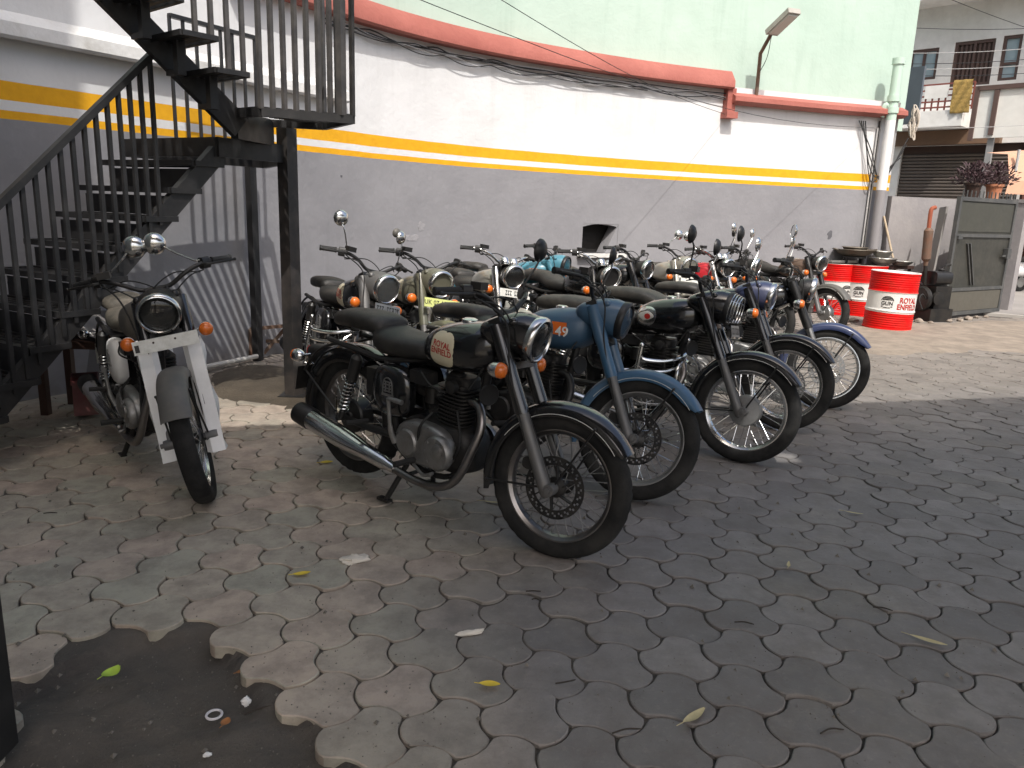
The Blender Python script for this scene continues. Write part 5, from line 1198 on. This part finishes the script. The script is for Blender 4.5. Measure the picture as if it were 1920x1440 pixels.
for k in ('w1', 'w2', 'd'):
    x0, x1, z0, z1 = RC[k]; wn_ = ob('door' if k == 'd' else 'window', MB().box(((x0 + x1) / 2, .11, (z0 + z1) / 2), (x1 - x0, .03, z1 - z0)).mesh('w', 0), m_wdark if k == 'd' else m_glass, hs)
    fr = .07
    for cx, cz, lx, lz in (((x0 + x1) / 2, z1 - fr / 2, x1 - x0, fr), ((x0 + x1) / 2, z0 + fr / 2, x1 - x0, fr), (x0 + fr / 2, (z0 + z1) / 2, fr, z1 - z0 - 2 * fr), (x1 - fr / 2, (z0 + z1) / 2, fr, z1 - z0 - 2 * fr)) + ((((x0 + x1) / 2, (z0 + z1) / 2, .06, z1 - z0 - 2 * fr),) if k != 'w2' else ((((x0 + x1) / 2, z0 + (z1 - z0) * .38, x1 - x0 - 2 * fr, .06)),)):
        ob('frame', MB().box((cx, .07, cz), (lx, .07, lz)).mesh('f', 0), m_wfr, wn_)
    if k == 'd':
        for i in range(9): ob('door_bar', MB().box((x0 + (x1 - x0) * (i + .5) / 9, .085, (z0 + z1) / 2), (.05, .03, z1 - z0 - .1)).mesh('db', 0), m_wfr, wn_)
m_sh1 = mat('shutter_steel', (.12, .10, .088), .5, .3, dirt=(.2, .16, .12), dirt_amt=.5, dirt_scale=2)
for k in ('s1', 's2'):
    x0, x1, z0, z1 = RC[k]; sh = ob('roller_shutter', MB().box(((x0 + x1) / 2, .135, (z0 + z1) / 2), (x1 - x0, .01, z1 - z0)).mesh('s', 0), m_wdark, hs); n_ = int((z1 - z0 - .2) / .085)
    sm = MB().prism([(0, 0), (.045, .012), (.055, .042), (.045, .07), (0, .08)], x1 - x0 - .02).mesh('slat', 30)
    for i in range(n_):
        if k == 's1' and i < 1: continue
        ob('shutter_slat', sm, m_sh1, sh, Matrix.Translation(Vector((x0 + .01, .13, z0 + .05 + i * .085))) @ Matrix(((0, 0, 1, 0), (-1, 0, 0, 0), (0, 1, 0, 0), (0, 0, 0, 1))))
x0 = FX(1684, 230)[0]; x1 = FX(1826, 230)[0]; zb, zt = FX(1770, 245)[1], FX(1770, 216)[1]
bal = ob('balcony_slab', MB().box(((x0 + x1) / 2, -.5, (zb + zt) / 2), (x1 - x0, 1.0, zt - zb)).mesh('b', 30), m_hw, hs)
ob('shutter_box', MB().box(((x0 + x1) / 2 + .3, -.12, (zb + FX(1770, 273)[1]) / 2), (x1 - x0 + .8, .24, zb - FX(1770, 273)[1] - .02)).mesh('b', 30), mat('brown_boards', (.17, .10, .06), .7, dirt=(.1, .07, .05), dirt_amt=.6, dirt_scale=3), hs)
m_rail = mat('red_oxide_rail', (.20, .06, .045), .6); zr = FX(1770, 157, 1.0)[1]; bx0, bx1 = FX(1722, 190, 1.0)[0], FX(1822, 190, 1.0)[0]
for i in range(5): ob('balcony_rail', MB().box(((bx0 + bx1) / 2, -.96, zt + .08 + (zr - zt - .08) * i / 4), (bx1 - bx0, .04, .035)).mesh('r', 0), m_rail, bal)
for i in range(9): ob('balcony_post', MB().box((bx0 + (bx1 - bx0) * i / 8, -.95, (zt + zr) / 2), (.035, .03, zr - zt)).mesh('r', 0), m_rail, bal)
for (xa, xb, ya, yb) in ((1734, 1778, 160, 180),): ob('balcony_panel', MB().box((FX((xa + xb) / 2, 172, 1)[0], -.985, FX(1756, 172, 1)[1]), (FX(xb, 172, 1)[0] - FX(xa, 172, 1)[0], .012, FX(1756, 158, 1)[1] - FX(1756, 182, 1)[1])).mesh('p', 0), m_hw, bal)
mx0, mx1 = FX(1786, 180, 1.0)[0], FX(1822, 180, 1.0)[0]; mz0, mz1 = FX(1804, 212, 1.0)[1], FX(1804, 150, 1.0)[1]
mat_ = MB(); R_ = []
for i in range(15):
    z_ = mz1 + (mz0 - mz1) * i / 14; R_.append([(mx0 + (mx1 - mx0) * j / 10, -1.04 - .025 * math.sin(j * 1.3 + i * .8) - .02 * (i % 2), z_) for j in range(11)])
mat_.add([v for r_ in R_ for v in r_], [(i * 11 + j, i * 11 + j + 1, (i + 1) * 11 + j + 1, (i + 1) * 11 + j) for i in range(14) for j in range(10)])
mt_o = ob('woven_mat', mat_.mesh('m', 60), mat('yellow_straw', (.36, .24, .07), .8, var=.6, vs_=30)); mt_o.matrix_world = FM; tag(mt_o, 'yellow woven mat hung over the balcony rail across the street', 'mat')
# soffit over the upper floor
zs_f = FX(1800, 8)[1]; ob('roof_slab', MB().box((0, -.45, zs_f + .12), (18, .9, .22)).mesh('r', 30), m_hw, hs)
# sign board on its post
sx0, sx1 = FX(1829, 205, 1.6)[0], FX(1990, 205, 1.6)[0]; sz0, sz1 = FX(1870, 258, 1.6)[1], FX(1870, 164, 1.6)[1]
sg = empty('sign_board', M=FM @ Matrix.Translation(Vector((0, -1.6, 0))), label='large blank white sign board in a brown frame across the street', cat_='sign')
ob('board', MB().box(((sx0 + sx1) / 2, 0, (sz0 + sz1) / 2), (sx1 - sx0, .06, sz1 - sz0)).mesh('b', 0), mat('blank_sign', (.70, .70, .66), .5, dirt=(.5, .5, .46), dirt_amt=.4, dirt_scale=1), sg)
xm = FX(1866, 205, 1.6)[0]
for cx, cz, lx, lz in ((sx0, (sz0 + sz1) / 2, .10, sz1 - sz0 + .1), ((sx0 + sx1) / 2, sz1, sx1 - sx0, .1), (xm, (sz0 + sz1) / 2, .10, sz1 - sz0 - .12)): ob('frame', MB().box((cx, -.05, cz), (lx, .08, lz)).mesh('f', 0), m_wfr, sg)
ob('post', MB().box((FX(1850, 300, 1.6)[0], .09, sz0 / 2 + .3), (.13, .10, sz0 + .6)).mesh('p', 0), mat('grey_post', (.24, .24, .24), .6), sg)
# blue grey board, street wires
q0, q1 = pxy(1698, 130, 15.5), pxy(1736, 122, 15.2); q2 = pxy(1690, 236, 15.5)
tag(ob('metal_board', MB().bar((q0 + q1) / 2, (q0 + q1) / 2 + Vector((0, 0, q2.z - q0.z)), .06, (q1 - q0).length, (q1 - q0)).mesh('mb', 30), mat('blue_grey_sheet', (.11, .13, .155), .5, .3)), 'blue-grey metal board standing beside the mint house corner', 'board')
for k, (ya, yb) in enumerate(((52, 47), (100, 80), (120, 100), (130, 112), (142, 128), (240, 225), (20, -20))):
    tag(ob('street_wire', MB().tube(wire(pxy(1700 if k < 6 else 1690, ya if k != 6 else -40, 16), pxy(2040, yb if k != 6 else 90, 15), .05), .006, 5).mesh('sw'), m_cabg if k % 2 else m_cab), 'thin overhead wire strung along the street in front of the white house', 'cable', 'street wires')
jt = pxy(1713, 230, 15.0); tag(ob('cable_coil', MB().tube([jt + Vector((.05 * math.sin(t * 1.0) + .03 * math.sin(1.7 * t), .05 * math.cos(t * 2.2), .22 * math.cos(t) + .06 * math.sin(3.1 * t) + .04 * math.sin(.3 * t))) for t in [i * .25 for i in range(120)]], .012, 6).mesh('cc'), mat('pale_cable', (.50, .44, .37), .7)), 'coil of pale cable hanging at the corner of the mint house', 'cable')
# planter with reddish plant on the low wall
pp0 = Vector((lw1.x, lw1.y, lwz)) - td * .05; P1 = PL(1832, 372, pp0, (td.y, -td.x, 0)); plz = lwz
pil = ob('planter_pier', MB().box((P1.x, P1.y + .12, plz / 2), (.95, .4, plz)).mesh('pier', 30), m_low); tag(pil, 'grey pier behind the gate carrying the flower pots', 'pillar')
m_pot = mat('terracotta', (.42, .16, .08), .85, dirt=(.5, .4, .3), dirt_amt=.4); m_leafr = mat('dark_red_leaves', (.055, .028, .032), .6, var=.5, vs_=30)
random.seed(4)
for k, (px, rr_) in enumerate(((1822, .13), (1862, .13))):
    c = PL(px, 366, P1 + Vector((0, .02, 0)), (td.y, -td.x, 0)); c.z = plz
    t = empty('potted_plant', c, 0, ('bushy dark red potted plant on the pier, left pot dark', 'bushy dark red potted plant in an orange pot on the pier')[k], 'plant')
    ob('pot', MB().lathe([(0, 0), (rr_ * .7, 0), (rr_, .24), (rr_ + .02, .24), (rr_ + .02, .28), (rr_ - .02, .28), (rr_ - .02, .24), (0, .24)], None, 20).mesh('p', 30), m_pot if k else m_wdark, t)
    q = MB()
    for i in range(420):
        a, el, ln = random.random() * 6.28, random.uniform(.1, 1.5), random.uniform(.12, .36); d = Vector((math.cos(a) * math.cos(el), math.sin(a) * math.cos(el), math.sin(el)))
        p = Vector((0, 0, .26)) + d * ln; w_ = Vector((random.gauss(0, 1), random.gauss(0, 1), random.gauss(0, 1))).normalized() * .016; l_ = (d + Vector((random.gauss(0, .5), random.gauss(0, .5), random.gauss(0, .4)))) * .06
        q.add([p - w_, p + l_ * .5 - w_ * 1.4, p + l_, p + l_ * .5 + w_ * 1.4], [(0, 1, 2, 3)])
    for i in range(14): a = random.random() * 6.28; q.tube([(0, 0, .24), (math.cos(a) * .16, math.sin(a) * .16, .24 + random.uniform(.1, .32))], .005, 4)
    ob('foliage', q.mesh('fo', 0), m_leafr, t, kind='stuff')
# awning and red door at the far right
aw0 = pxy(1888, 300, 17); aw = empty('awning', (aw0.x, aw0.y, 0), label='faded orange canvas awning at the edge of the street', cat_='awning'); aw1 = pxy(1885, 365, 17); az_ = aw0.z
q = MB(); q.add([(0, 0, az_ + .12), (3, -.6, az_ + .5), (3, .8, az_ + .5), (0, .8, az_ + .2), (-.1, -.3, aw1.z), (3, -1.0, aw1.z), (3, -1.0, aw1.z + .28), (-.05, -.28, aw1.z + .28)], [(0, 1, 2, 3), (4, 5, 6, 7), (7, 6, 1, 0)]); ob('canvas', q.mesh('c', 0), mat('orange_canvas', (.58, .33, .22), .8), aw)
for x_ in (.1, 2.9): ob('pole', MB().tube([(x_, -.2, 0), (x_, -.2, az_ + .2)], .03, 8).mesh('p'), m_cabg, aw)
rdp = pxy(1913, 420, 19); rw_ = ob('red_door', MB().box((rdp.x + .55, rdp.y, rdp.z - .1), (1.3, .1, 1.7)).box((rdp.x + .2, rdp.y - .06, rdp.z - .1), (.06, .04, 1.6)).box((rdp.x + .6, rdp.y - .06, rdp.z - .1), (.06, .04, 1.6)).mesh('rd', 30), mat('maroon_boards', (.09, .035, .025), .7)); tag(rw_, 'maroon boarded door beyond the gate pillar', 'door')
# scooter at the right edge
sc0 = G(1908, 547); sc_ = empty('scooter', M=Matrix.Translation(sc0) @ Matrix.Rotation(R(200), 4, 'Z'), label='white scooter parked in the street beyond the gate pillar', cat_='scooter')
scw = mat('scooter_white', (.66, .66, .66), .25, coat=.5)
for x_, nm in ((0, 'rear_wheel'), (1.2, 'front_wheel')):
    w_ = ob(nm, MB().lathe([(.13, -.04), (.17, -.05), (.215, -.03), (.22, 0), (.215, .03), (.17, .05), (.13, .04)], AX((x_, 0, .22), (0, 1, 0)), 28).mesh('t', 40), m_rubber, sc_); ob('hub', MB().lathe([(0, -.045), (.12, -.04), (.135, 0), (.12, .04), (0, .045)], AX((x_, 0, .22), (0, 1, 0)), 20).mesh('h', 40), m_alu, w_)
ob('body', MB().loft([[(x_, y_, zc + z_) for y_, z_ in sup(a, b, b, 2.5, 20)] for x_, zc, a, b in ((-.42, .58, .05, .06), (-.3, .55, .15, .14), (0, .52, .19, .18), (.3, .50, .17, .16), (.45, .42, .12, .1))]).mesh('b', 60), scw, sc_)
ob('footboard', MB().box((.62, 0, .27), (.5, .30, .06)).mesh('f', 30), m_blackm, sc_)
ob('leg_shield', MB().loft([[(x_, y_, z_) for y_, _ in ((-w_, 0), (w_, 0), (w_ * .96, 0), (-w_ * .96, 0))] if False else [(x_ + .05, -w_, z_), (x_, -w_ * .6, z_), (x_ - .03, 0, z_), (x_, w_ * .6, z_), (x_ + .05, w_, z_), (x_ + .03, w_ * .5, z_), (x_ + .04, 0, z_), (x_ + .03, -w_ * .5, z_)] for x_, w_, z_ in ((.95, .20, .25), (.98, .22, .5), (.92, .19, .8), (.88, .12, .95))]).mesh('s', 60), scw, sc_)
ob('front_fender', MB().loft([[(1.2 + .27 * math.cos(R(a)), y_, .22 + .27 * math.sin(R(a)) + z_) for y_, z_ in sup(.08, .02, .03, 2, 12)] for a in range(20, 171, 15)]).mesh('ff', 60), scw, sc_)
ob('seat', MB().loft([[(x_, y_, .74 + z_) for y_, z_ in sup(a, .06, .05, 3, 16)] for x_, a in ((-.4, .08), (-.3, .13), (.1, .15), (.35, .10))]).mesh('se', 60), m_seat, sc_)
ob('handlebar', MB().tube([(.84, -.32, 1.0), (.90, 0, .98), (.84, .32, 1.0)], .018, 8).sphere((.92, 0, .97), .09, 12, 8).mesh('hb', 50), m_blackm, sc_)
for sd in (-1, 1): ob('mirror', MB().tube([(.86, sd * .25, 1.0), (.88, sd * .30, 1.15)], .006, 6).sphere((.88, sd * .31, 1.19), .05, 10, 6, (.3, 1, 1)).mesh('mi', 50), m_blackm, sc_)

# ------------------------------------------------------------------ odds and ends under the stair
bk0 = G(78, 706); random.seed(2); m_brick = mat('old_yellow_brick', (.24, .15, .085), .9, var=.35, vs_=5, bump=.5, bs=40); bme = MB().box((0, 0, 0), (.22, .11, .07)).mesh('brick', 0)
for i in range(8):
    o = ob('brick', bme, m_brick); o.location = (bk0.x, bk0.y, .035 + .072 * i); o.rotation_euler = (0, 0, .5 + random.uniform(-.15, .15)); tag(o, 'old yellow brick in the stack beside the lowest treads', 'brick', 'bricks stacked by the stair')
bp = G(135, 742); bx = ob('grey_panel', MB().box((0, 0, .30), (.46, .05, .60)).box((0, -.03, .30), (.40, .02, .54)).mesh('gp', 30), mat('grey_panel_paint', (.12, .12, .125), .7)); bx.matrix_world = Matrix.Translation(Vector((bp.x, bp.y + .25, 0))) @ Matrix.Rotation(.35, 4, 'Z') @ Matrix.Rotation(R(-8), 4, 'X'); tag(bx, 'plain grey panel propped behind the dusty motorcycle', 'panel')
rb = G(150, 785); rbx = empty('red_crate', (rb.x, rb.y + .1, 0), .5, 'dark red metal box on the paving beside the dusty motorcycle', 'box'); m_drk = mat('dark_red_paint', (.10, .014, .016), .5, dirt=DUST, dirt_amt=.3)
ob('box_body', MB().box((0, 0, .15), (.16, .26, .24), None, .92).mesh('b', 30), m_drk, rbx); ob('box_lid', MB().box((0, 0, .255), (.165, .265, .03)).mesh('b', 30), m_drk, rbx)
sb_ = G(28, 752); sk_ = MB().loft([[(sb_.x - .1 + x_ * k + dx, sb_.y + y_ * k, z_) for x_, y_ in sup(.16, .10, .10, 2.4, 20)] for k, z_, dx in ((.8, 0, 0), (1, .05, 0), (1, .16, .01), (.85, .25, .03), (.5, .31, .06), (.15, .34, .08))])
bgm = NT('blue_white_sack', .4); wv = bgm.N.new('ShaderNodeTexWave'); wv.inputs['Scale'].default_value = 3.2; wv.inputs['Distortion'].default_value = 5; bgm.lk(bgm.pos, wv.inputs[0]); bgm.out(bgm.mix(bgm.rng(wv.outputs['Fac'], .55, .6), bgm.mix(bgm.rng(wv.outputs['Fac'], .25, .3), (.03, .025, .12), (.05, .30, .50)), (.62, .64, .66)))
tag(ob('sack', sk_.mesh('sk', 60), bgm.m), 'shiny blue and white printed sack under the stair', 'sack')
tp = G(150, 612, .6); tm = MB(); n_ = 14
tm.add([(tp.x + (i / n_ - .5) * .55, tp.y + .05 + (j / n_ - .5) * .4, .56 + .12 * (1 - abs(i / n_ - .5) * 2) + .05 * noise.noise(Vector((i * .4, j * .4, 2))) - .10 * abs(j / n_ - .5)) for j in range(n_ + 1) for i in range(n_ + 1)], [(j * (n_ + 1) + i, j * (n_ + 1) + i + 1, (j + 1) * (n_ + 1) + i + 1, (j + 1) * (n_ + 1) + i) for i in range(n_) for j in range(n_)])
tag(ob('dust_sheet', tm.mesh('ds', 60), mat('pale_cloth', (.40, .37, .35), .8, dirt=DUST, dirt_amt=.4, bump=.3, bs=40)), 'crumpled pale dust sheet lying over the load behind the dusty motorcycle', 'cloth')
tb2 = empty('workbench', (tp.x, tp.y + .05, 0), .0, 'low dark bench holding the pale dust sheet', 'bench'); ob('top', MB().box((0, 0, .50), (.55, .42, .05)).mesh('t', 30), m_wdark, tb2)
for sx in (-.22, .22):
    for sy in (-.16, .16): ob('leg', MB().box((sx, sy, .2375), (.05, .05, .475)).mesh('l', 30), m_wdark, tb2)
w0, w1 = G(270, 712, .05), G(482, 668, .05); tag(ob('plastic_pipe', MB().tube([w0, w1], .022, 10).mesh('pp'), mat('white_pipe', (.55, .53, .49), .5, dirt=DUST, dirt_amt=.5)), 'white plastic pipe lying along the foot of the wall', 'pipe')
wv_ = G(520, 668); ir = empty('iron_scrap', Vector((wv_.x, wv_.y, 0)), .6, 'rusty iron frame lying behind the stair post', 'scrap')
for i, (a, b) in enumerate((((-.25, 0, .28), (.25, 0, .30)), ((-.25, 0, .0), (-.25, 0, .28)), ((.25, 0, 0), (.25, 0, .30)), ((-.25, .2, .15), (.25, -.05, .12)), ((-.1, .1, .02), (.1, .05, .26)))): ob('rod', MB().bar(a, b, .03, .03).mesh('r', 0), m_rust, ir)

# ------------------------------------------------------------------ leaves and litter
m_ly = mat('yellow_leaf', (.62, .46, .04), .6, var=.3, vs_=40); m_lg = mat('green_leaf', (.32, .46, .05), .55, var=.3, vs_=40); m_ld = mat('dry_leaf', (.42, .36, .20), .7, var=.3, vs_=40); m_lb = mat('brown_leaf', (.28, .12, .04), .8)
def leaf(px, py, L_, W_, rz, mt, label, curl=.25, z=.004, group='fallen leaves'):
    n_ = 6; V = []; Fc = []
    for i in range(n_ + 1):
        t = i / n_; w_ = W_ * math.sin(math.pi * min(1, t * .92 + .04)) ** .8; x = (t - .5) * L_; zc = curl * L_ * (4 * (t - .5) ** 2) * .5
        V += [(x, -w_, zc + w_ * .45), (x, 0, zc), (x, w_, zc + w_ * .45)]
    for i in range(n_):
        for j in range(2): a = i * 3 + j; Fc.append((a, a + 3, a + 4, a + 1))
    q = MB().add(V, Fc); q.tube([(-L_ * .5, 0, curl * L_ * .5), (-L_ * .75, .004, curl * L_ * .4)], .0014, 4)
    o = ob('leaf', q.mesh('leaf', 60), mt); g0 = G(px, py); o.location = (g0.x, g0.y, z + .004); o.rotation_euler = (R(random.uniform(-8, 8)), R(random.uniform(-8, 8)), R(rz)); tag(o, label, 'leaf', group)
leaf(208, 1262, .065, .024, 70, m_lg, 'bright green leaf standing in the bare soil patch', .5, -.012)
leaf(566, 1081, .07, .016, 10, m_ly, 'small yellow leaf near the crumpled paper', .2)
leaf(918, 1289, .066, .016, -5, m_ly, 'golden yellow leaf on a dark paver in the drive', .15)
leaf(1300, 1350, .13, .014, 48, m_ld, 'long pale leaf lying across a paver joint', .15)
leaf(1740, 1206, .12, .011, -30, m_ld, 'slender pale leaf on the dark drive pavers', .1)
leaf(612, 871, .075, .022, 8, m_ly, 'yellow leaf below the silencer of the black motorcycle', .2)
leaf(452, 1257, .03, .012, 30, m_lb, 'curled brown leaf at the edge of the bare soil', .4, -.012); leaf(423, 1352, .035, .014, 80, m_lb, 'torn brown leaf beside the small white ring', .4, -.012)
leaf(1600, 965, .10, .008, -4, m_ld, 'thin straw-coloured leaf beyond the black front wheel', .1); leaf(1478, 1064, .06, .008, 70, m_ld, 'bent straw-coloured leaf in the middle of the drive', .3)
leaf(930, 946, .16, .010, -25, m_ld, 'long dry leaf by the front wheel of the black motorcycle', .1)
m_paper = mat('crumpled_paper', (.58, .54, .47), .8, var=.2, vs_=30, bump=.4, bs=30)
def crumple(px, py, sx, sy, sz, label, mt=m_paper, z=0, seed=0, nm='paper_scrap', ct='litter'):
    q = MB().sphere((0, 0, 0), 1, 14, 8)
    for v in q.v: k = 1 + .5 * noise.noise(v * 1.7 + Vector((seed, 0, 0))) + .25 * noise.noise(v * 4.3 + Vector((seed, 3, 0))); v *= k; v.x *= sx; v.y *= sy; v.z *= sz
    o = ob(nm, q.mesh('cr', 25), mt); g0 = G(px, py); o.location = (g0.x, g0.y, sz * .6 + z); o.rotation_euler = (0, 0, R(20)); tag(o, label, ct)
crumple(664, 1054, .062, .03, .018, 'crumpled white paper beside the dirt patch', seed=1); crumple(882, 1188, .05, .012, .008, 'twisted scrap of white paper on the pavers', seed=5); crumple(461, 1306, .014, .012, .014, 'small white wad on the bare soil', m_white, -.025, 8); crumple(388, 1402, .012, .008, .006, 'tiny white chip on the bare soil', m_white, -.025, 11)
rg = G(401, 1331); o = ob('rubber_ring', MB().tube([(.022 * math.cos(R(a)), .022 * math.sin(R(a)), 0) for a in range(0, 360, 15)], .0038, 8, close=True).mesh('ri'), mat('white_ring', (.55, .53, .55), .5)); o.location = (rg.x, rg.y, -.016); tag(o, 'small white ring lying on the bare soil', 'ring')
random.seed(14)
m_twig = mat('dark_twig', (.03, .022, .016), .9)
for (px, py, L_, rz) in ((1060, 1282, .07, 20), (1175, 1375, .09, 15), (1395, 1172, .07, -10), (1560, 1376, .08, 15), (1810, 1069, .06, 0), (1000, 1112, .06, 3), (1004, 1128, .03, -8), (1655, 1145, .07, -20), (95, 965, .06, 10), (490, 1322, .10, 30)):
    a = G(px, py); q = MB().tube(cat([(-L_ / 2, 0, .004), (0, L_ * random.uniform(-.12, .12), .008), (L_ / 2, 0, .004)], 4), [.0026] * 8 + [.0015], 5); o = ob('twig', q.mesh('tw'), m_twig); o.location = (a.x, a.y, .004 if px > 640 or py < 1200 else -.02); o.rotation_euler = (0, 0, R(rz)); tag(o, 'thin dark twig lying on the ground', 'twig', 'twigs on the ground')
gr = MB(); random.seed(31)
for i in range(1700):
    if i < 1500: px, py = random.uniform(0, 1920), random.uniform(640, 1440)
    else: px, py = random.uniform(-20, 620), random.uniform(1190, 1440)
    a = G(px, py); 
    if not left_of_wall(a.xy): continue
    inp = in_poly(a.x, a.y, PITG); r_ = random.uniform(.001, .003) * (3 if random.random() < .06 else 1) * (1 + a.y * .12); z_ = -.03 if inp else .003
    gr.add([(a.x - r_, a.y, z_), (a.x + r_ * .4, a.y - r_, z_), (a.x + r_ * .6, a.y + r_, z_), (a.x, a.y, z_ + r_ * 1.1)], [(0, 1, 3), (1, 2, 3), (2, 0, 3)])
o = ob('grit', gr.mesh('gr', 0), mat('grit', (.15, .135, .115), .9, var=.7, vs_=12), kind='stuff'); o['label'] = 'fine grit and crumbs scattered over the paving'; o['category'] = 'grit'
# ------------------------------------------------------------------ the motorcycles
GF, GB = 'motorcycles in the front row', 'motorcycles against the wall'
motorcycle('black motorcycle with cream tank panel reading ROYAL ENFIELD, on its centre stand', place(G(1040, 1038), 130, 0, 0, 1.6), steer=13, group=GF, centre=True, decal='re', sil=m_chrome,
           mirrors=((1, 0, -8, 1, m_blackm),), rim=m_pipe_st, hub=m_blackm, disc=m_engdark, spoke=m_alu, rplate=m_blackm)
motorcycle('matt blue motorcycle with orange square and 49 on its tank', place(G(1180, 934), 127, 8), steer=15, group=GF, paint=m_blue, decal='49', pipe=m_blackm, sil=m_blackm, seat=m_seat, bkm=m_blackm, lrim=m_blackm,
           eng=m_engdark, rim=m_alu, disc=m_engdark, mirrors=((1, 10, 0, 1, m_blackm), (-1, 0, 0, .01, m_blackm)), blinkers=False, plate=None)
motorcycle('black motorcycle with chrome crash guard and ringed headlamp grille', place(G(1386, 865), 127, 4), steer=10, group=GF, decal='wing', drum=True, grille=True, lrim=m_blackm, guard=True, oneseat=True, plate='small', blinkers=False, rim=m_chrome,
           mirrors=((-1, 0, 0, 1, m_blackm), (1, 0, 0, 1, m_blackm)))
motorcycle('black motorcycle with a painted-on blue reflection on its headlamp cover and chrome turn signals, behind the crash-guard one', place(G(1462, 804), 127, 4), steer=10, group=GF, paint=m_black, nacelle=m_navy, decal=None, tyre=m_rubber, oneseat=True,  # navy nacelle colour stands in for a blue reflection on black paint
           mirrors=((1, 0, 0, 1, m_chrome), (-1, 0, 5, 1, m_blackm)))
motorcycle('dark motorcycle with blue front fender and chrome handlebar, beside the red drums', place(G(1538, 765), 123, 4), steer=14, group=GF, paint=m_black, fender=m_navy, decal=None, cbar=True, gaiter=False, cover=m_blackm, lamp=True, can=True, pin=False, drum=False, forkm=m_alu, hub=m_alu,
           mirrors=((1, 0, 0, 1.1, m_chrome), (-1, 20, -10, 1, m_chrome)), blinkers=True)
# left one
motorcycle('dusty grey motorcycle with blank white plate and white plastic round its fork', place(G(376, 938), 142, -3, 0, 0), steer=-20, centre=True, paint=m_greyp, fender=m_greyp, rfender=m_black, decal=None, seat=m_seatol, cover=m_black, nacelle=m_blackm, plate='blank', wrap=True, sidep=m_white, pin=False,
           mirrors=((1, 0, 80, 1, m_chrome), (-1, 0, -80, 1, m_chrome)), tankp=m_greyp)
# back row
motorcycle('black motorcycle with cream tank panel and raised round mirror, beside the stair post', by_lamp(716, 547, 148, z=.90), steer=18, group=GB, decal='re', cover=m_forkg, plate='small', mirrors=((-1, -10, 0, .95, m_chrome), (1, 10, 35, .85, m_chrome)), guard=True)
motorcycle('olive motorcycle with yellow number plate reading UK 07 AR 9901', by_lamp(824, 532, 150), steer=8, group=GB, paint=m_olive, decal='re', plate='uk', lens=False, mirrors=((-1, 0, 10, .6, m_greyp),), guard=True)
motorcycle('silver motorcycle with twin chrome gauges over a round headlamp', by_lamp(962, 518, 152), steer=6, group=GB, paint=m_silver, decal=None, can=True, gauges=True, cbar=True, plate='blur', mirrors=(), cover=m_chrome)
motorcycle('turquoise motorcycle with orange square and 49 on its tank', by_lamp(1062, 498, 112), steer=-4, group=GB, paint=m_turq, decal='49', blinkers=True, mirrors=(), lrim=m_blackm, pipe=m_blackm, sil=m_blackm)
motorcycle('black motorcycle with open headlamp bowl and two dark gauges, in front of the wall niche', by_lamp(1146, 520, 150), group=GB, decal=None, can=True, gauges=True, cbar=True, lens=False, mirrors=(), oneseat=True)
motorcycle('black motorcycle with bare black handlebar, left of the white-lamped one', by_lamp(1215, 505, 130), group=GB, decal=None, mirrors=(), oneseat=True, blinkers=False, can=True)
motorcycle('silver motorcycle with white plate and two inward-turned chrome mirrors by the wall', by_lamp(1293, 500, 158), group=GB, paint=m_silver, decal=None, plate='blank', mirrors=((1, 0, 75, 1, m_chrome), (-1, 0, -75, 1, m_chrome)))
motorcycle('red-tanked motorcycle parked between the white-plated silver one and the blue drum', by_lamp(1368, 502, 140), steer=-8, group=GB, paint=m_redplastic, cover=m_chrome, fender=m_chrome, decal=None, cbar=True, can=True, gauges=True, mirrors=((1, 20, 10, .9, m_blackm),))
motorcycle('dark motorcycle with yellow-stickered mirror, in front of the blue drum', by_lamp(1420, 500, 125), group=GB, decal=None, oneseat=True, can=True, mirrors=((1, 0, 0, 1, m_chrome), (-1, 0, 0, 1, m_chrome)))
motorcycle('brown-tanked motorcycle with amber turn signals, closest to the stacked pans', place(G(1540, 634), 148, 5), group=GB, paint=m_brown, fender=m_greyp, cover=m_blackm, tyre=m_rubber, decal=None, oneseat=True, can=True, mirrors=(), drum=True, rim=m_alu)
